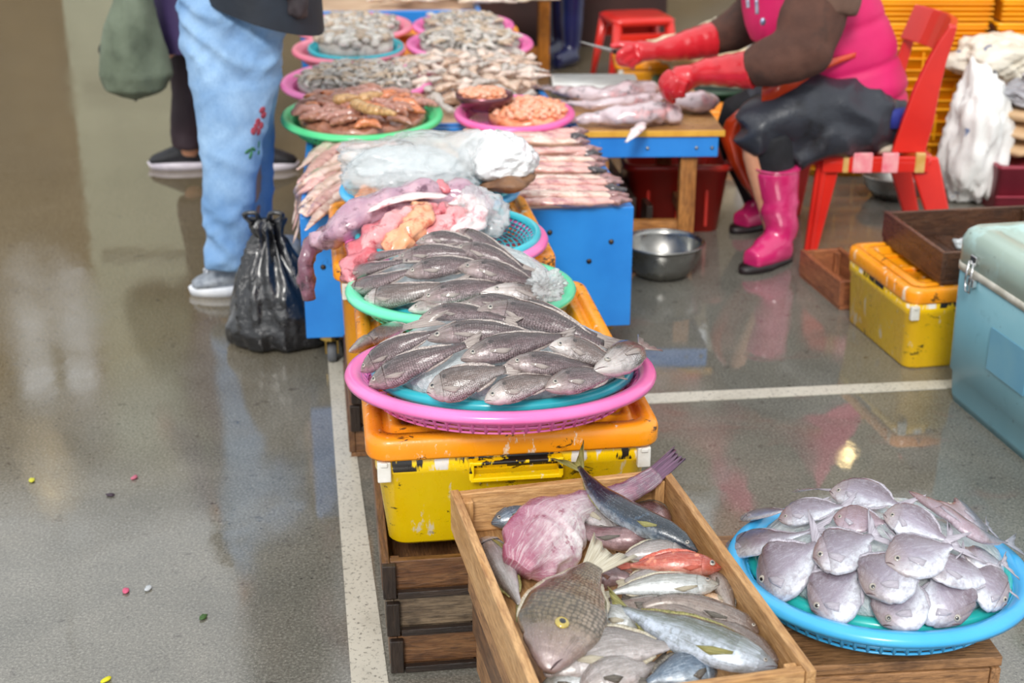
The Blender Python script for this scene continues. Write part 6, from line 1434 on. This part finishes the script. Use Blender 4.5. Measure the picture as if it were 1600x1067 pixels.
# ------------------------------------------------ person behind in a purple coat
def purple_person():
    Y = 5.28; off = V((onY(290, 268, Y).x, Y, 0)); root = thing('person', 'person behind in a dark purple coat, black trousers and black trainers with pale soles', 'person', off)
    def p(x, y, Y_=Y): return onY(x, y, Y_)
    cx = p(292, 0).x; an1 = V((p(295, 240, 5.25).x, 5.27, .06)); an2 = V((p(400, 240).x, 5.30, .06))
    b = U([T([p(285, 10), p(290, 120), an1], [.08, .055, .035]), T([p(320, 10, 5.35), p(350, 120, 5.35), an2], [.08, .055, .035]), T([p(300, 20), V((cx, Y, 1.15)), V((cx, Y, 1.36))], [.13, .14, .11]), T([V((cx, Y, 1.36)), V((cx, Y, 1.5))], [.08, .05]),
           T([V((cx, Y - .16, 1.36)), V((cx - .05, Y - .2, 1.1)), V((cx - .16, Y - .2, .98))], [.05, .04, .025]), T([V((cx, Y + .16, 1.36)), V((cx + .08, Y + .2, 1.1)), V((cx + .2, Y + .16, 1.0))], [.05, .04, .025]), Bl(V((cx - .18, Y - .2, .96)), (.03, .03, .04)), Bl(V((cx + .22, Y + .16, .98)), (.03, .03, .04))], .015, 3)
    b.build('body', SKIN, root, off=off); head(root, off, V((cx + .02, Y, 1.6)), .105, (.8, .3, -.2), HAIR)
    s = mpp(p(290, 100)); m = U([T([p(290, -10), p(292, 100), p(292, 180, 5.27), p(291, 232, 5.26)], [36 * s, 29 * s, 26 * s, 24 * s]), T([p(330, -10, 5.36), p(362, 100, 5.36), p(392, 190, 5.33), p(402, 235, 5.31)], [34 * s, 28 * s, 25 * s, 22 * s])], .011, 5); noisy(m, .008, 8, 5)
    m.build('trousers', plain('dark_brown_trousers', '33222a', '281a20', 8, .7, .3, 30), root, off=off)
    pm = plain('purple_coat', '3c2a5c', '32224c', 7, .6, .4, 20); rg = []; m = MB()
    z0 = p(270, 84, 5.1).z
    for k in range(8):
        f = k / 7; z = z0 + f * (1.38 - z0); rg.append([V((cx + (.165 - .04 * f) * math.cos(6.2832 * j / 36), Y + (.20 - .03 * f) * math.sin(6.2832 * j / 36), z)) for j in range(36)])
    rg.append([V((cx + .05 * math.cos(6.2832 * j / 36), Y + .05 * math.sin(6.2832 * j / 36), 1.44)) for j in range(36)])
    m.loft(rg, (False, True)); noisy(m, .01, 7, 3); m.build('coat', pm, root, off=off)
    T([V((cx, Y - .14, 1.35)), V((cx - .05, Y - .2, 1.1)), V((cx - .15, Y - .2, .99))], [.065, .058, .045]).build('sleeve', pm, root, off=off); T([V((cx, Y + .14, 1.35)), V((cx + .08, Y + .2, 1.1)), V((cx + .19, Y + .16, 1.01))], [.065, .058, .045]).build('sleeve', pm, root, off=off)
    bl = plain('black_mesh_shoe', '18181c', '26262c', 40, .6, .4, 200); so = plain('pale_sole', 'e4dce4', 'c8c0cc', 20, .4)
    for (x, y, a) in ((284, 262, 184), (416, 264, 8)):
        c = at(x, y, 0); d = V((math.cos(math.radians(a)), math.sin(math.radians(a)), 0)); n = V((-d.y, d.x, 0)); L_ = .235; m = MB(); rg = []
        for u, wd, hh in [(-.5, .028, .075), (-.4, .038, .10), (-.22, .040, .10), (-.02, .041, .085), (.18, .045, .062), (.34, .044, .046), (.46, .034, .034), (.51, .012, .02)]:
            rg.append([c + d * u * L_ + n * wd * math.cos(q) + V((0, 0, .016 + hh * .5 + hh * .5 * math.sin(q))) for q in [6.2832 * k / 16 for k in range(16)]])
        m.loft(rg); u_ = m.build('trainer', bl, root, off=off); m = MB(); rg = []
        for zz, g_ in ((0, .96), (.024, 1.04), (.028, 1.0)): rg.append([c + d * math.cos(q) * L_ * .53 * g_ + n * math.sin(q) * .047 * g_ + V((0, 0, zz)) for q in [6.2832 * k / 28 for k in range(28)]])
        m.loft(rg); m.build('sole', so, u_, off=off)
purple_person()
# olive shoulder bag
def olive_bag():
    c = onY(216, 70, 4.98); root = thing('shoulder_bag', 'slouchy olive green cloth bag hanging beside the purple coat', 'bag', c); om = plain('olive_cloth', '6a7462', '56604e', 6, .75, .5, 18, spots=[('464e40', 5, .55, .7)], bdist=.01)
    rows = [(-70, 220, 10, .03), (-30, 212, 20, .05), (0, 207, 29, .07), (40, 206, 41, .09), (80, 209, 50, .10), (115, 213, 56, .10), (138, 212, 46, .08), (150, 212, 26, .05), (154, 212, 8, .02)]
    rg = []
    for y, x, hw, ry in rows:
        q = onY(x, y, 4.98); s = mpp(q); rg.append([q + V((hw * s * math.cos(a), ry * math.sin(a), 0)) for a in [6.2832 * k / 40 for k in range(40)]])
    fn = []
    for i in range(len(rg) - 1):
        for k in range(6): fn.append([a.lerp(b, k / 6) for a, b in zip(rg[i], rg[i + 1])])
    fn.append(rg[-1]); m = MB(); m.loft(fn); m.v = [q + (V((q.x - c.x, q.y - c.y, 0)).normalized() * (.4 - 2 * abs(noise.noise(V((q.x * 16, q.y * 10, q.z * 3))))) * .016) for q in m.v]; m.build('bag_body', om, root, off=c)
    T([onY(160, 88, 4.96), onY(157, 78, 4.96), onY(160, 68, 4.96)], [.006, .008, .006], 8).build('side_tab', plain('black_webbing', '18181a', None, 1, .7), root, off=c)
    T([onY(232, -60, 4.98), onY(250, -160, 5.02), V((onY(292, 0, 5.28).x - .02, 5.1, 1.42))], [.014, .012, .012], 8).build('strap', om, root, off=c)
    T([onY(212, 152, 4.98), onY(212, 158, 4.98)], [.006, .005], 8).build('drain_tab', MATS['black_webbing'], root, off=c)
olive_bag()
# navy boots in the background
def navy_person():
    Y = 7.4; off = V((onY(885, 92, Y).x, Y, 0)); root = thing('person', 'person in the far background in dark navy rubber boots and dark trousers', 'person', off); nv = plain('navy_rubber', '1e2250', '181a40', 6, .25, coat=.5)
    tw = plain('navy_work_trousers', '202434', '1a1c2a', 6, .7)
    x1, x2 = onY(893, 60, Y).x, onY(874, 60, Y + .2).x
    for x, y in ((x1, Y), (x2, Y + .22)):
        U([T([V((x, y, .40)), V((x, y, .2)), V((x, y, .09))], [.068, .06, .05]), T([V((x + .01, y, .06)), V((x - .09, y - .10, .04))], [.052, .042])], .012, 4).build('rubber_boot', nv, root, off=off)
    cx = (x1 + x2) / 2
    U([T([V((x1, Y, .38)), V((x1, Y, .85))], [.062, .09]), T([V((x2, Y + .22, .38)), V((x2, Y + .2, .85))], [.062, .09]), Bl(V((cx, Y + .1, .9)), (.15, .17, .12))], .015, 4).build('trousers', tw, root, off=off)
    U([T([V((cx, Y + .1, .9)), V((cx, Y + .1, 1.38)), V((cx, Y + .1, 1.46))], [.15, .15, .07]), T([V((cx, Y - .04, 1.36)), V((cx - .05, Y - .12, 1.1)), V((cx - .15, Y - .12, .95))], [.06, .05, .04]), T([V((cx, Y + .24, 1.36)), V((cx + .05, Y + .32, 1.1)), V((cx - .05, Y + .32, .92))], [.06, .05, .04])], .016, 4).build('work_jacket', tw, root, off=off)
    U([T([V((cx, Y + .1, 1.0)), V((cx, Y + .1, 1.52))], [.08, .05]), T([V((cx - .15, Y - .12, .95)), V((cx - .2, Y - .12, .9))], [.03, .03]), T([V((cx - .05, Y + .32, .92)), V((cx - .08, Y + .32, .84))], [.03, .03])], .014, 3).build('body', SKIN, root, off=off)
    head(root, off, V((cx, Y + .1, 1.6)), .105, (-.9, -.3, -.2), HAIR)
navy_person()
# black plastic bag on the floor
def black_bag():
    c = at(432, 545, 0); c.y += .06; root = thing('plastic_bag', 'full black plastic carrier bag standing on the wet floor by the jeans', 'bag', (c.x, c.y, 0)); m = MB(); rg = []
    rows = [(0, .10, .08, .0), (.012, .128, .10, .0), (.06, .135, .11, 0), (.12, .122, .105, 0), (.18, .105, .09, -.005), (.24, .085, .07, -.01), (.29, .06, .045, -.012), (.325, .042, .03, -.012), (.345, .030, .022, -.015), (.375, .042, .026, -.02), (.40, .05, .012, -.02)]
    for z, rx, ry, dx in rows: rg.append([V((c.x + dx + rx * math.cos(a), c.y + ry * math.sin(a), z)) for a in [6.2832 * k / 72 for k in range(72)]])
    fn = []
    for i in range(len(rg) - 1):
        for k in range(7): fn.append([a.lerp(b, k / 7) for a, b in zip(rg[i], rg[i + 1])])
    fn.append(rg[-1]); m.loft(fn); out = []
    for q in m.v:
        a = math.atan2(q.y - c.y, q.x - c.x); rid = .45 - 2.3 * abs(noise.noise(V((a * 1.6 + q.z * 3, q.z * 3.2, 3)))) + .5 * (.4 - 2 * abs(noise.noise(V((a * 4, q.z * 9 + a, 7)))))
        d = V((q.x - c.x, q.y - c.y, 0)); out.append(q + d.normalized() * rid * .022 + V((0, 0, .012 * rid if q.z > .3 else 0)))
    out = [V((q.x, q.y, q.z * .84)) for q in out]
    m.v = out; m.build('bag_skin', BAG_black, root, off=V((c.x, c.y, 0)))
    for s in (-1, 1): T([V((c.x - .02 + s * .03, c.y, .325)), V((c.x - .02 + s * .05, c.y - .01, .352)), V((c.x - .02 + s * .02, c.y - .01, .356)), V((c.x - .02 + s * .012, c.y, .33))], [.008, .006, .006, .008], 8).build('handle', BAG_black, root, off=V((c.x, c.y, 0)))
black_bag()

# ------------------------------------------------ small litter on the floor
for k, (x, y, col, lab) in enumerate(((50, 752, 'c8c43c', 'small yellow scrap on the wet floor at the left'), (166, 1064, 'd8d020', 'yellow scrap at the bottom left of the floor'), (197, 925, 'c85878', 'small pink petal on the floor at the lower left'), (210, 748, 'b86478', 'tiny pink petal on the floor beside the pale reflection'), (318, 966, '3c5c2c', 'tiny green leaf scrap on the lower left floor'), (172, 775, '3a2c38', 'dark purple crumb on the left floor'), (232, 921, 'b8bcc0', 'pale crumb next to the pink petal on the floor'))):
    c = at(x, y, 0); m = MB(); m.ball((0, 0, .003), (.010, .006, .003), 10, 6); m.v = [p * (1 + .4 * noise.noise(p * 300 + V((k, 0, 0)))) for p in m.v]
    o = m.build('litter', plain('litter_%d' % k, col, None, 1, .6), None, c, R.uniform(0, 3)); tag(o, lab, 'litter')
